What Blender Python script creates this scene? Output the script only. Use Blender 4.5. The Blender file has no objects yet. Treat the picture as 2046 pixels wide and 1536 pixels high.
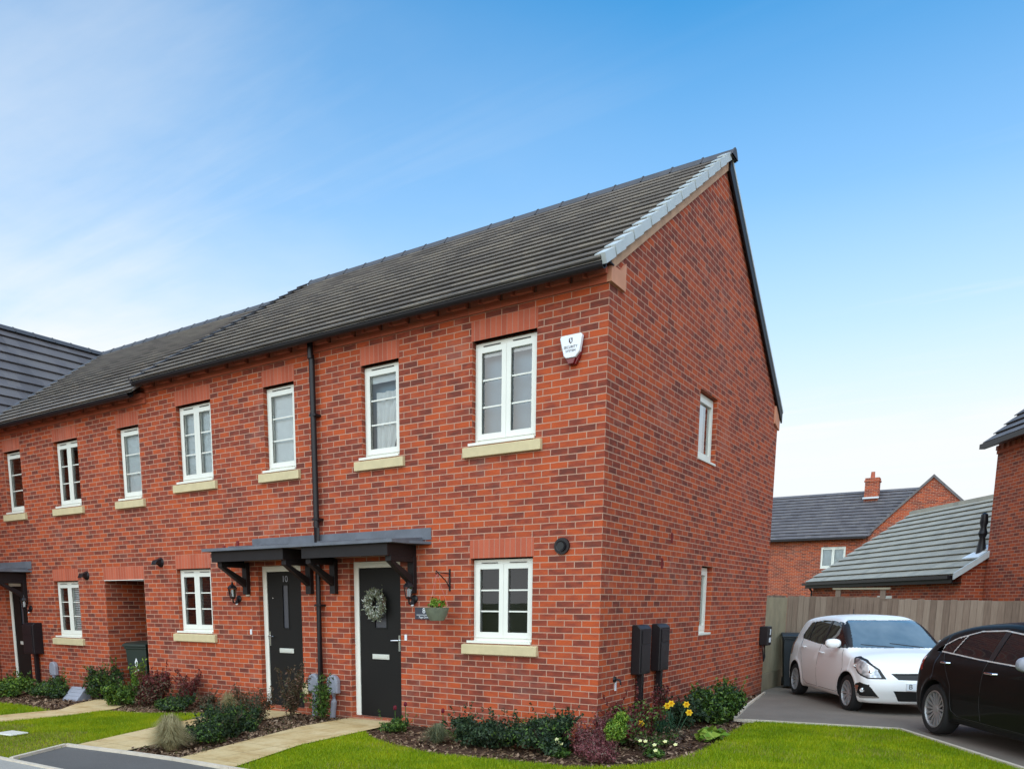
import bpy, bmesh, math, random
import numpy as np
from mathutils import Vector, Matrix
from mathutils.geometry import tessellate_polygon
R = math.radians
rng = np.random.default_rng(7)
random.seed(7)
scene = bpy.context.scene
COL = scene.collection

# ------------------------------------------------------------------ tags
def tag(o, label=None, cat=None, group=None, kind=None):
    if label: o['label'] = label
    if cat: o['category'] = cat
    if group: o['group'] = group
    if kind: o['kind'] = kind
    return o

def empty(name, loc=(0, 0, 0), rz=0, label=None, cat=None, group=None, kind=None):
    o = bpy.data.objects.new(name, None)
    o.empty_display_size = .1
    COL.objects.link(o)
    o.location = loc
    o.rotation_euler = (0, 0, rz)
    return tag(o, label, cat, group, kind)

def copy_tree(o, parent=None):
    c = o.copy()
    COL.objects.link(c)
    c.parent = parent
    for ch in list(o.children):
        copy_tree(ch, c)
    return c

# ------------------------------------------------------------------ mesh helper
class MB:
    def __init__(s):
        s.v = []; s.f = []; s.mi = []; s.fu = []; s.m = 0
    def face(s, pts, uv=None):
        i = len(s.v)
        s.v += [tuple(p) for p in pts]
        s.f.append(tuple(range(i, i + len(pts)))); s.mi.append(s.m); s.fu.append(uv)
    def grid_faces(s, vs, fs):
        i = len(s.v)
        s.v += [tuple(p) for p in vs]
        for f in fs:
            s.f.append(tuple(i + k for k in f)); s.mi.append(s.m); s.fu.append(None)
    def box(s, x0, x1, y0, y1, z0, z1, M=None, skip=''):
        c = [(x0, y0, z0), (x1, y0, z0), (x1, y1, z0), (x0, y1, z0), (x0, y0, z1), (x1, y0, z1), (x1, y1, z1), (x0, y1, z1)]
        if M is not None: c = [tuple(M @ Vector(p)) for p in c]
        fs = dict(b=(0, 3, 2, 1), t=(4, 5, 6, 7), f=(0, 1, 5, 4), k=(2, 3, 7, 6), l=(3, 0, 4, 7), r=(1, 2, 6, 5))
        s.grid_faces(c, [fs[k] for k in fs if k not in skip])
    def prism(s, poly, d0, d1, axis='y', M=None):
        # poly in the two other axes (ccw), extruded along axis
        def P(a, b, d):
            return {'y': (a, d, b), 'x': (d, a, b), 'z': (a, b, d)}[axis]
        n = len(poly)
        vs = [P(a, b, d0) for a, b in poly] + [P(a, b, d1) for a, b in poly]
        if M is not None: vs = [tuple(M @ Vector(p)) for p in vs]
        fs = [tuple(range(n)), tuple(range(2 * n - 1, n - 1, -1))]
        fs += [(i, i + n, (i + 1) % n + n, (i + 1) % n) for i in range(n)]
        s.grid_faces(vs, fs)
    def tube(s, pts, r, n=8, cap=True):
        pts = [Vector(p) for p in pts]
        rs = r if isinstance(r, (list, tuple)) else [r] * len(pts)
        vs = []; fs = []
        up = Vector((0, 0, 1))
        for k, p in enumerate(pts):
            t = (pts[min(k + 1, len(pts) - 1)] - pts[max(k - 1, 0)]).normalized()
            a = t.cross(up)
            if a.length < 1e-3: a = t.cross(Vector((1, 0, 0)))
            a.normalize(); b = t.cross(a)
            for j in range(n):
                th = 2 * math.pi * j / n
                vs.append(p + a * math.cos(th) * rs[k] + b * math.sin(th) * rs[k])
        for k in range(len(pts) - 1):
            for j in range(n):
                fs.append((k * n + j, k * n + (j + 1) % n, (k + 1) * n + (j + 1) % n, (k + 1) * n + j))
        if cap:
            fs.append(tuple(range(n - 1, -1, -1))); fs.append(tuple((len(pts) - 1) * n + j for j in range(n)))
        s.grid_faces(vs, fs)
    def lathe(s, prof, n=24, M=None, axis='z', closed=False):
        vs = []; fs = []; m = len(prof)
        for k in range(n):
            th = 2 * math.pi * k / n
            for r, h in prof:
                c, q = r * math.cos(th), r * math.sin(th)
                p = {'z': (c, q, h), 'y': (c, h, q), 'x': (h, c, q)}[axis]
                vs.append(tuple(M @ Vector(p)) if M is not None else p)
        for k in range(n):
            for j in range(m if closed else m - 1):
                j2 = (j + 1) % m
                fs.append((k * m + j, ((k + 1) % n) * m + j, ((k + 1) % n) * m + j2, k * m + j2))
        s.grid_faces(vs, fs)
    def build(s, name, mats, parent=None, smooth=False, bevel=0, fixn=True):
        me = bpy.data.meshes.new(name)
        me.from_pydata(s.v, [], s.f)
        if not isinstance(mats, (list, tuple)): mats = [mats]
        for m in mats: me.materials.append(m)
        me.polygons.foreach_set('material_index', s.mi)
        if fixn:
            bm = bmesh.new(); bm.from_mesh(me)
            bmesh.ops.remove_doubles(bm, verts=bm.verts, dist=1e-5)
            bm.faces.ensure_lookup_table()
            bmesh.ops.recalc_face_normals(bm, faces=bm.faces)
            bm.to_mesh(me); bm.free()
        boxuv(me)
        if smooth:
            me.polygons.foreach_set('use_smooth', [True] * len(me.polygons))
        o = bpy.data.objects.new(name, me)
        COL.objects.link(o)
        if parent: o.parent = parent
        if bevel:
            b = o.modifiers.new('bev', 'BEVEL'); b.width = bevel; b.segments = 2; b.limit_method = 'ANGLE'
            b.angle_limit = R(40)
        if smooth:
            try: me.set_sharp_from_angle(angle=R(35))
            except Exception: pass
        return o

def boxuv(me):
    n = len(me.loops)
    if n == 0: return
    uv = me.uv_layers.new(name='UVMap')
    co = np.empty(len(me.vertices) * 3); me.vertices.foreach_get('co', co); co = co.reshape(-1, 3)
    li = np.empty(n, dtype=np.int64); me.loops.foreach_get('vertex_index', li)
    nf = len(me.polygons)
    nr = np.empty(nf * 3); me.polygons.foreach_get('normal', nr); nr = np.abs(nr.reshape(-1, 3))
    lt = np.empty(nf, dtype=np.int64); me.polygons.foreach_get('loop_total', lt)
    nl = np.repeat(nr, lt, axis=0)
    c = co[li]
    ax = np.argmax(nl * np.array([1, 1.0001, .99]), axis=1)
    u = np.where(ax == 0, c[:, 1], c[:, 0]); v = np.where(ax == 2, c[:, 1], c[:, 2])
    uv.data.foreach_set('uv', np.stack([u, v], 1).ravel())

def np_mesh(name, V, Fq, mat, parent=None, smooth=False, uv=False):
    """fast mesh from numpy verts and equal-sized faces"""
    me = bpy.data.meshes.new(name)
    k = Fq.shape[1]
    me.vertices.add(len(V)); me.vertices.foreach_set('co', V.astype(np.float32).ravel())
    me.loops.add(Fq.size); me.loops.foreach_set('vertex_index', Fq.astype(np.int32).ravel())
    me.polygons.add(len(Fq)); me.polygons.foreach_set('loop_start', np.arange(0, Fq.size, k, dtype=np.int32))
    try: me.polygons.foreach_set('loop_total', np.full(len(Fq), k, dtype=np.int32))
    except Exception: pass
    me.update(calc_edges=True); me.validate()
    for m in (mat if isinstance(mat, (list, tuple)) else [mat]): me.materials.append(m)
    if smooth: me.polygons.foreach_set('use_smooth', [True] * len(me.polygons))
    if uv: boxuv(me)
    o = bpy.data.objects.new(name, me); COL.objects.link(o)
    if parent: o.parent = parent
    return o

# ------------------------------------------------------------------ materials
def srgb(r, g, b):
    f = lambda c: (c / 255 / 12.92) if c / 255 <= .04045 else ((c / 255 + .055) / 1.055) ** 2.4
    return (f(r), f(g), f(b), 1)

class NT:
    def __init__(s, name):
        s.mat = bpy.data.materials.new(name); s.mat.use_nodes = True
        s.n = s.mat.node_tree.nodes; s.l = s.mat.node_tree.links
        s.p = s.n['Principled BSDF']; s.out = s.n['Material Output']
    def new(s, t, **kw):
        n = s.n.new(t)
        for k, v in kw.items(): setattr(n, k, v)
        return n
    def link(s, a, b): s.l.new(a, b)
    def val(s, sock, v):
        if hasattr(v, 'is_output') or isinstance(v, bpy.types.NodeSocket): s.link(v, sock)
        else: sock.default_value = v
    def coord(s, which='Object'):
        return s.new('ShaderNodeTexCoord').outputs[which]
    def noise(s, scale, detail=4, rough=.55, vec=None, w=None):
        n = s.new('ShaderNodeTexNoise'); n.inputs['Scale'].default_value = scale
        n.inputs['Detail'].default_value = detail; n.inputs['Roughness'].default_value = rough
        s.link(vec if vec is not None else s.coord(), n.inputs['Vector'])
        return n.outputs['Fac']
    def ramp(s, fac, stops, interp='LINEAR'):
        n = s.new('ShaderNodeValToRGB'); n.color_ramp.interpolation = interp
        e = n.color_ramp.elements
        while len(e) < len(stops): e.new(.5)
        for i, (p, c) in enumerate(stops):
            e[i].position = p; e[i].color = c if len(c) == 4 else (*c, 1)
        s.link(fac, n.inputs['Fac'])
        return n.outputs['Color']
    def mix(s, fac, a, b, mode='MIX'):
        n = s.new('ShaderNodeMix'); n.data_type = 'RGBA'; n.blend_type = mode
        s.val(n.inputs[0], fac); s.val(n.inputs[6], a); s.val(n.inputs[7], b)
        return n.outputs[2]
    def math(s, op, a, b=0.):
        n = s.new('ShaderNodeMath', operation=op)
        s.val(n.inputs[0], a); s.val(n.inputs[1], b)
        return n.outputs[0]
    def scalevec(s, vec, sc):
        n = s.new('ShaderNodeVectorMath', operation='MULTIPLY'); s.link(vec, n.inputs[0]); n.inputs[1].default_value = sc
        return n.outputs[0]
    def bump(s, h, strength=.3, dist=.01, prev=None):
        n = s.new('ShaderNodeBump'); n.inputs['Strength'].default_value = strength; n.inputs['Distance'].default_value = dist
        s.link(h, n.inputs['Height'])
        if prev is not None: s.link(prev, n.inputs['Normal'])
        s.link(n.outputs[0], s.p.inputs['Normal'])
        return n.outputs[0]
    def base(s, c): s.val(s.p.inputs['Base Color'], c)
    def set(s, rough=None, metal=None, spec=None, coat=None):
        if rough is not None: s.val(s.p.inputs['Roughness'], rough)
        if metal is not None: s.p.inputs['Metallic'].default_value = metal
        if spec is not None: s.p.inputs['Specular IOR Level'].default_value = spec
        if coat is not None: s.p.inputs['Coat Weight'].default_value = coat; s.p.inputs['Coat Roughness'].default_value = .03

def plain(name, col, rough=.5, metal=0, spec=.5, var=.12, scale=6, bump=0, coat=None):
    m = NT(name)
    nz = m.noise(scale)
    d = tuple(c * (1 - var) for c in col[:3]) + (1,); l = tuple(min(1, c * (1 + var)) for c in col[:3]) + (1,)
    m.base(m.ramp(nz, [(.3, d), (.7, l)])); m.set(rough, metal, spec, coat)
    if bump: m.bump(m.noise(scale * 12), bump, .004)
    return m.mat

BR = dict(a=srgb(178, 80, 42), b=srgb(163, 75, 46), c=srgb(145, 67, 47), d=srgb(126, 60, 45), e=srgb(104, 55, 45))
def brick_mat(name, bw=.225, rh=.075, off=.5, stops=None, mortar=(.52, .30, .21, 1), msize=.0058, grad=1.0, soft=.12):
    m = NT(name)
    uv = m.coord('UV')
    b = m.new('ShaderNodeTexBrick')
    b.offset = off; b.offset_frequency = 2; b.squash = 1
    b.inputs['Color1'].default_value = (0, 0, 0, 1); b.inputs['Color2'].default_value = (1, 1, 1, 1)
    b.inputs['Mortar'].default_value = (0, 0, 0, 1)
    b.inputs['Scale'].default_value = 1; b.inputs['Mortar Size'].default_value = msize
    b.inputs['Mortar Smooth'].default_value = .15; b.inputs['Bias'].default_value = 0
    b.inputs['Brick Width'].default_value = bw; b.inputs['Row Height'].default_value = rh
    # slight wobble so courses are not ruler-straight
    nz = m.new('ShaderNodeTexNoise'); nz.inputs['Scale'].default_value = 3.1; nz.inputs['Detail'].default_value = 2
    m.link(uv, nz.inputs['Vector'])
    sub = m.new('ShaderNodeVectorMath', operation='SUBTRACT'); m.link(nz.outputs['Color'], sub.inputs[0]); sub.inputs[1].default_value = (.5, .5, .5)
    sc = m.scalevec(sub.outputs[0], (.006, .006, 0))
    ad = m.new('ShaderNodeVectorMath', operation='ADD'); m.link(uv, ad.inputs[0]); m.link(sc, ad.inputs[1])
    m.link(ad.outputs[0], b.inputs['Vector'])
    tint = b.outputs['Color']
    # gradient inside bricks (half fired darker)
    v2 = m.scalevec(uv, (5.2, 13.3, 1))
    n1 = m.noise(1.0, 2, .55, vec=v2)
    t2 = m.math('ADD', m.math('MULTIPLY', m.math('SUBTRACT', n1, .5), grad * 1.3), m.math('ADD', m.math('MULTIPLY', tint, .85), .03))
    n2 = m.noise(.55, 3, .6, vec=uv)
    t3 = m.math('ADD', t2, m.math('MULTIPLY', m.math('SUBTRACT', n2, .5), .5))
    stops = stops or [(.0, BR['a']), (.3, BR['b']), (.52, BR['c']), (.74, BR['d']), (1, BR['e'])]
    col = m.ramp(t3, stops)
    fine = m.noise(90, 4, .7, vec=uv)
    col = m.mix(.3, col, m.ramp(fine, [(.3, (.55, .5, .5, 1)), (.7, (1.4, 1.35, 1.3, 1))]), 'MULTIPLY')
    sp = m.new('ShaderNodeSeparateXYZ'); m.link(uv, sp.inputs[0])
    dirt = m.math('MULTIPLY', m.math('SUBTRACT', .42, m.math('ADD', sp.outputs[1], m.math('MULTIPLY', n2, .35))), 2.2)
    dn = m.new('ShaderNodeClamp'); m.link(dirt, dn.inputs[0])
    ef = m.ramp(m.noise(.8, 5, .7, vec=uv), [(.56, (0, 0, 0, 1)), (.72, (1, 1, 1, 1))])
    col = m.mix(m.math('MULTIPLY', ef, .16), col, (.5, .36, .3, 1))
    mc = m.mix(m.noise(2.3, 3, vec=uv), mortar, tuple(c * .72 for c in mortar[:3]) + (1,))
    col = m.mix(b.outputs['Fac'], col, mc)
    col = m.mix(m.math('MULTIPLY', dn.outputs[0], .35), col, (.16, .09, .06, 1))
    m.base(col); m.set(m.math('ADD', m.math('MULTIPLY', fine, .15), .75), spec=.25)
    inv = m.math('SUBTRACT', 1.0, b.outputs['Fac'])
    h = m.math('ADD', inv, m.math('MULTIPLY', fine, .35))
    m.bump(h, .55, .006)
    return m.mat

M = {}
M['brick'] = brick_mat('red_multi_brick')
M['brick_far'] = brick_mat('red_brick_distant', msize=.007, grad=.6)
salmon = [(0, srgb(186, 98, 72)), (.5, srgb(176, 90, 66)), (1, srgb(164, 82, 60))]
M['soldier'] = brick_mat('soldier_course_brick', bw=.075, rh=.9, off=0, stops=salmon, mortar=(.46, .24, .17, 1), msize=.004, grad=.3)
M['band'] = brick_mat('corbel_brick', bw=.225, rh=.075, off=0, stops=salmon, mortar=(.36, .16, .11, 1), msize=.002, grad=.3)
M['dentil'] = plain('dentil_brick', srgb(172, 92, 68), .8, var=.15, bump=.3)
M['kneeler'] = plain('pale_kneeler', srgb(200, 140, 110), .8, var=.1, bump=.2)
M['undercloak'] = plain('verge_undercloak', srgb(188, 150, 120), .8, var=.15, bump=.2)
M['stone'] = plain('buff_cast_stone', srgb(198, 182, 142), .8, var=.07, scale=9, bump=.25)
M['upvc'] = plain('cream_upvc', srgb(224, 223, 212), .35, var=.03, scale=2)
M['upvc_w'] = plain('white_upvc', srgb(228, 228, 218), .3, var=.03, scale=2)
M['gasket'] = plain('black_gasket', (.012, .012, .012, 1), .6)
M['black'] = plain('black_painted_timber', srgb(30, 27, 28), .5, spec=.3, var=.15, scale=5)
M['blackpl'] = plain('black_plastic', srgb(26, 23, 26), .42, spec=.35, var=.1)
M['door'] = plain('black_composite_door', srgb(22, 21, 20), .55, spec=.25, var=.1, scale=3, bump=.15)
M['lead'] = plain('grey_lead_sheet', srgb(98, 101, 108), .6, spec=.3, var=.18, scale=4, bump=.2)
M['chrome'] = plain('chrome', (.75, .75, .75, 1), .18, metal=1, var=.03)
M['silver'] = plain('silver_letterplate', srgb(205, 205, 195), .4, metal=.2, var=.05)
M['greybox'] = plain('grey_utility_plastic', srgb(140, 142, 152), .5, var=.08)
M['white'] = plain('white_plastic', srgb(226, 230, 234), .35, var=.03)
M['redlens'] = plain('dark_red_lens', srgb(110, 22, 26), .2, var=.1)
M['ink'] = plain('dark_ink', srgb(60, 40, 42), .6)
M['slate'] = plain('slate_plaque', srgb(52, 54, 66), .5, var=.1)
M['lettering'] = plain('white_lettering', srgb(225, 225, 225), .5, var=.02)
M['fence'] = None
M['curtain'] = plain('pale_curtain', srgb(225, 225, 222), .9, var=.05)
M['blind'] = plain('grey_white_blind', srgb(222, 226, 226), .9, var=.05)
M['bluegrey'] = plain('sky_reflection_panel', srgb(122, 146, 160), .9, var=.08)  # sky reflection and net in upstairs panes, put into a flat colour
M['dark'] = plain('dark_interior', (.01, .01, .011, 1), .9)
M['airbrick'] = plain('terracotta_airbrick', srgb(120, 34, 32), .6, var=.1)
M['conc'] = plain('grey_concrete', srgb(150, 146, 138), .85, var=.1, scale=8, bump=.3)
M['kerb'] = plain('pale_edging_kerb', srgb(196, 184, 166), .85, var=.12, scale=5, bump=.3)
M['binplastic'] = plain('dark_green_bin_plastic', srgb(30, 44, 38), .45, var=.1)
M['bingrey'] = plain('dark_grey_bin_plastic', srgb(38, 46, 52), .5, var=.1)
M['planter'] = plain('grey_green_woven_planter', srgb(104, 110, 92), .7, var=.2, scale=14, bump=.5)
M['pinkwire'] = plain('pink_wire', srgb(190, 110, 105), .5)

def glass_mat(name, ior=1.5, boost=2.6, tint=(.93, .97, .98, 1)):
    m = NT(name); m.n.remove(m.p)
    g = m.new('ShaderNodeBsdfGlossy'); g.inputs['Roughness'].default_value = .012
    t = m.new('ShaderNodeBsdfTransparent'); t.inputs['Color'].default_value = tint
    fr = m.new('ShaderNodeFresnel'); fr.inputs['IOR'].default_value = ior
    nz = m.new('ShaderNodeTexNoise'); nz.inputs['Scale'].default_value = 1.7; m.link(m.coord(), nz.inputs['Vector'])
    bp = m.new('ShaderNodeBump'); bp.inputs['Strength'].default_value = .04; bp.inputs['Distance'].default_value = .02
    m.link(nz.outputs['Fac'], bp.inputs['Height']); m.link(bp.outputs[0], g.inputs['Normal'])
    f = m.math('MULTIPLY', fr.outputs[0], boost)
    mx = m.new('ShaderNodeMixShader'); m.link(f, mx.inputs[0]); m.link(t.outputs[0], mx.inputs[1]); m.link(g.outputs[0], mx.inputs[2])
    m.link(mx.outputs[0], m.out.inputs['Surface'])
    return m.mat
M['glass'] = glass_mat('double_glazing')

def tile_mat(name, c1, c2, c3, w=.29):
    m = NT(name)
    uv = m.coord('UV')
    b = m.new('ShaderNodeTexBrick'); b.offset = .5
    b.inputs['Color1'].default_value = (0, 0, 0, 1); b.inputs['Color2'].default_value = (1, 1, 1, 1)
    b.inputs['Mortar'].default_value = (.5, .5, .5, 1)
    b.inputs['Scale'].default_value = 1; b.inputs['Mortar Size'].default_value = .004
    b.inputs['Brick Width'].default_value = w; b.inputs['Row Height'].default_value = .24
    m.link(uv, b.inputs['Vector'])
    n = m.noise(1.1, 6, .65, vec=uv)
    t = m.math('ADD', m.math('MULTIPLY', b.outputs['Color'], .35), m.math('MULTIPLY', n, .65))
    col = m.ramp(t, [(.25, c1), (.5, c2), (.75, c3)])
    col = m.mix(.35, col, m.ramp(m.noise(45, 4, .7, vec=uv), [(.3, (.6, .6, .6, 1)), (.7, (1.35, 1.35, 1.35, 1))]), 'MULTIPLY')
    m.base(col); m.set(.62, spec=.35)
    m.bump(m.noise(60, 4, vec=uv), .25, .004)
    return m.mat
M['tile'] = tile_mat('grey_concrete_roof_tile', srgb(124, 119, 117), srgb(144, 138, 134), srgb(162, 154, 145))
M['tile_dark'] = tile_mat('dark_grey_roof_tile', srgb(88, 84, 86), srgb(100, 96, 98), srgb(112, 107, 106))
M['tile_green'] = tile_mat('weathered_grey_green_roof_tile', srgb(144, 140, 128), srgb(160, 155, 142), srgb(172, 166, 150))
M['ridge'] = plain('ridge_tile', srgb(70, 70, 74), .6, var=.15, bump=.3)
M['verge'] = plain('pale_grey_verge_unit', srgb(188, 194, 194), .5, var=.06)

def asphalt(name, c, var=.25):
    m = NT(name)
    n1 = m.math('ADD', m.math('MULTIPLY', m.noise(1.2, 6, .65), .5), m.math('MULTIPLY', m.noise(.35, 5, .6), .5)); n1 = m.math('ADD', m.math('MULTIPLY', m.math('SUBTRACT', n1, .5), 2.2), .5); n2 = m.noise(160, 3, .7)
    col = m.mix(n1, tuple(x * (1 - var) for x in c[:3]) + (1,), tuple(x * (1 + var) for x in c[:3]) + (1,))
    col = m.mix(.6, col, m.ramp(n2, [(.3, (.5, .5, .5, 1)), (.7, (1.5, 1.5, 1.45, 1))]), 'MULTIPLY')
    m.base(col); m.set(.85, spec=.3); m.bump(n2, .5, .006)
    return m.mat
M['tarmac'] = asphalt('dark_tarmac', (.115, .11, .105, 1))
M['drive'] = asphalt('driveway_tarmac', (.20, .168, .14, 1))
M['pave'] = asphalt('grey_footway_paving', (.34, .32, .29, 1), .12)
def slab_mat():
    m = NT('buff_paving_slabs')
    co = m.coord()
    b = m.new('ShaderNodeTexBrick'); b.offset = 0
    b.inputs['Color1'].default_value = (0, 0, 0, 1); b.inputs['Color2'].default_value = (1, 1, 1, 1); b.inputs['Mortar'].default_value = (.5, .5, .5, 1)
    b.inputs['Scale'].default_value = 1; b.inputs['Mortar Size'].default_value = .006
    b.inputs['Brick Width'].default_value = .6; b.inputs['Row Height'].default_value = .45
    m.link(co, b.inputs['Vector'])
    n = m.noise(1.6, 6, .65); n2 = m.noise(30, 5, .7)
    t = m.math('ADD', m.math('MULTIPLY', b.outputs['Color'], .2), m.math('MULTIPLY', n, .8))
    col = m.ramp(t, [(.2, srgb(176, 148, 98)), (.5, srgb(198, 174, 128)), (.8, srgb(208, 188, 148))])
    stain = m.ramp(m.noise(3.2, 6, .75), [(.36, (.72, .6, .45, 1)), (.52, (1, 1, 1, 1))])
    col = m.mix(.6, col, stain, 'MULTIPLY')
    col = m.mix(.35, col, m.ramp(n2, [(.3, (.7, .7, .7, 1)), (.7, (1.25, 1.25, 1.25, 1))]), 'MULTIPLY')
    col = m.mix(m.math('MULTIPLY', b.outputs['Fac'], .6), col, srgb(126, 104, 74))
    m.base(col); m.set(.85, spec=.25); m.bump(n2, .3, .004)
    return m.mat
M['slab'] = slab_mat()
def soil_mat(name, c1, c2, c3):
    m = NT(name); n = m.noise(14, 8, .7); n2 = m.noise(1.3, 4)
    t = m.math('ADD', m.math('MULTIPLY', n, .7), m.math('MULTIPLY', n2, .3))
    m.base(m.ramp(t, [(.35, c1), (.5, c2), (.65, c3)])); m.set(.95, spec=.15); m.bump(n, 1, .03)
    return m.mat
M['soil'] = soil_mat('bark_mulch_soil', srgb(44, 32, 26), srgb(78, 56, 44), srgb(112, 86, 66))
M['ground'] = soil_mat('rough_ground', srgb(70, 78, 40), srgb(96, 100, 54), srgb(120, 112, 72))
M['lawnbase'] = soil_mat('lawn_turf', srgb(74, 92, 10), srgb(104, 122, 14), srgb(140, 142, 26))
M['lawndry'] = soil_mat('patchy_turf', srgb(80, 84, 34), srgb(122, 116, 58), srgb(130, 104, 70))

def leaf_mat(name, c1, c2, c3=None, rough=.5, trans=.25, patch=None):
    m = NT(name)
    g = m.new('ShaderNodeNewGeometry')
    stops = [(0, c1), (.5, c2), (1, c3 or c2)]
    t = g.outputs['Random Per Island']
    if patch:
        t = m.math('ADD', m.math('MULTIPLY', t, .45), m.math('MULTIPLY', m.math('SUBTRACT', m.noise(patch, 5, .62), .14), 1.05))
        stops = [(.2, c1), (.55, c2), (.95, c3 or c2)]
    col = m.ramp(t, stops)
    m.base(col); m.set(rough, spec=.3)
    m.p.inputs['Transmission Weight'].default_value = 0
    d = m.new('ShaderNodeBsdfTranslucent'); m.link(col, d.inputs['Color'])
    mx = m.new('ShaderNodeMixShader'); mx.inputs[0].default_value = trans
    m.link(m.p.outputs[0], mx.inputs[1]); m.link(d.outputs[0], mx.inputs[2]); m.link(mx.outputs[0], m.out.inputs['Surface'])
    return m.mat
M['grass'] = leaf_mat('grass_blades', srgb(88, 114, 2), srgb(132, 158, 6), srgb(180, 182, 22), patch=1.6, trans=.35)
M['grassdry'] = leaf_mat('dry_grass_blades', srgb(80, 98, 24), srgb(132, 134, 52), srgb(168, 150, 88), patch=2.5, trans=.3)
M['darkleaf'] = leaf_mat('dark_evergreen_leaves', srgb(24, 40, 28), srgb(42, 62, 40), srgb(74, 92, 58))
M['greenleaf'] = leaf_mat('mid_green_leaves', srgb(34, 58, 22), srgb(62, 92, 34), srgb(104, 128, 54))
M['brightleaf'] = leaf_mat('bright_green_leaves', srgb(60, 92, 24), srgb(96, 130, 36), srgb(140, 160, 60))
M['redleaf'] = leaf_mat('dark_red_leaves', srgb(72, 26, 30), srgb(112, 44, 46), srgb(96, 70, 56))
M['pinkleaf'] = leaf_mat('dusky_pink_heather', srgb(96, 52, 58), srgb(146, 84, 88), srgb(112, 96, 84))
M['brownleaf'] = leaf_mat('brown_green_leaves', srgb(56, 50, 38), srgb(84, 78, 52), srgb(118, 84, 70))
M['straw'] = leaf_mat('straw_grass', srgb(126, 120, 84), srgb(168, 156, 114), srgb(196, 184, 142))
M['greytuft'] = leaf_mat('grey_green_grass', srgb(74, 84, 66), srgb(110, 118, 88), srgb(150, 150, 112))
M['yellow'] = leaf_mat('yellow_petals', srgb(232, 186, 14), srgb(238, 200, 20), srgb(230, 172, 14), trans=.3)
M['cream'] = leaf_mat('pale_yellow_petals', srgb(232, 226, 130), srgb(240, 236, 160), srgb(228, 226, 180), trans=.3)
M['maroon'] = leaf_mat('maroon_petals', srgb(110, 24, 40), srgb(136, 34, 52), srgb(90, 16, 34))
M['silverleaf'] = leaf_mat('silver_leaves', srgb(70, 76, 50), srgb(150, 154, 124), srgb(232, 234, 226))
M['bluegreen'] = leaf_mat('blue_green_straps', srgb(34, 64, 46), srgb(50, 86, 60), srgb(80, 112, 76))
M['stem'] = plain('brown_stem', srgb(78, 62, 46), .8, var=.2)
M['chip'] = leaf_mat('bark_chips', srgb(60, 44, 36), srgb(104, 80, 60), srgb(156, 130, 106), trans=0)

def fence_mat():
    m = NT('weathered_fence_timber'); uv = m.coord('UV')
    b = m.new('ShaderNodeTexBrick'); b.offset = 0
    b.inputs['Color1'].default_value = (0, 0, 0, 1); b.inputs['Color2'].default_value = (1, 1, 1, 1); b.inputs['Mortar'].default_value = (0, 0, 0, 1)
    b.inputs['Scale'].default_value = 1; b.inputs['Mortar Size'].default_value = 0
    b.inputs['Brick Width'].default_value = .112; b.inputs['Row Height'].default_value = 9
    ad = m.new('ShaderNodeVectorMath', operation='ADD'); m.link(uv, ad.inputs[0]); ad.inputs[1].default_value = (0, 4, 0)
    m.link(ad.outputs[0], b.inputs['Vector'])
    st = m.noise(1, 6, .65, vec=m.scalevec(uv, (38, 2.2, 1)))
    pt = m.noise(1, 3, .6, vec=m.scalevec(uv, (.8, 1.2, 1)))
    t = m.math('ADD', m.math('MULTIPLY', m.new('ShaderNodeNewGeometry').outputs['Random Per Island'], .3), m.math('ADD', m.math('MULTIPLY', st, .45), m.math('MULTIPLY', pt, .3)))
    m.base(m.ramp(t, [(.25, srgb(90, 76, 66)), (.5, srgb(126, 108, 94)), (.78, srgb(152, 136, 120))]))
    m.set(.85, spec=.2); m.bump(st, .4, .004)
    return m.mat
M['fence'] = fence_mat()
M['fence_pale'] = plain('pale_fence_board', srgb(150, 140, 116), .85, var=.14, scale=3, bump=.3)

# ------------------------------------------------------------------ camera
cam_d = bpy.data.cameras.new('camera'); cam = bpy.data.objects.new('camera', cam_d); COL.objects.link(cam)
CP = (3.8166, -8.5175, 1.5741); yaw, pitch, fpx, ppx, ppy = -0.60192, -0.16026, 1585.92, 906.13, 1456.66
Fv = Vector((math.sin(yaw) * math.cos(pitch), math.cos(yaw) * math.cos(pitch), math.sin(pitch)))
Rv = Vector((math.cos(yaw), -math.sin(yaw), 0)); Uv = Rv.cross(Fv)
mw = Matrix((Rv, Uv, -Fv)).transposed().to_4x4(); mw.translation = CP
cam.matrix_world = mw
cam_d.sensor_fit = 'HORIZONTAL'; cam_d.sensor_width = 36; cam_d.lens = fpx / 2046 * 36
cam_d.shift_x = (1023 - ppx) / 2046; cam_d.shift_y = (ppy - 768) / 2046
cam_d.clip_start = .05; cam_d.clip_end = 2000
scene.camera = cam

# ------------------------------------------------------------------ light and sky
SUN_EL, SUN_AZ = R(42), R(19)       # azimuth measured from -Y towards +X
sd = Vector((math.sin(SUN_AZ) * math.cos(SUN_EL), -math.cos(SUN_AZ) * math.cos(SUN_EL), math.sin(SUN_EL)))
sl = bpy.data.lights.new('sun', 'SUN'); sl.energy = 2.9; sl.angle = R(110); sl.color = (1, .93, .84)
so = bpy.data.objects.new('sun', sl); COL.objects.link(so)
so.rotation_euler = (-sd).to_track_quat('-Z', 'Y').to_euler()
w = bpy.data.worlds.new('World'); scene.world = w; w.use_nodes = True
wn, wl = w.node_tree.nodes, w.node_tree.links
bg = wn['Background']; bg.inputs['Strength'].default_value = .15
sky = wn.new('ShaderNodeTexSky'); sky.sky_type = 'NISHITA'; sky.sun_disc = False
sky.sun_elevation = SUN_EL; sky.sun_rotation = math.atan2(sd.x, sd.y)
sky.air_density = 1.0; sky.dust_density = .6; sky.ozone_density = 2.0; sky.altitude = 50
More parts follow.
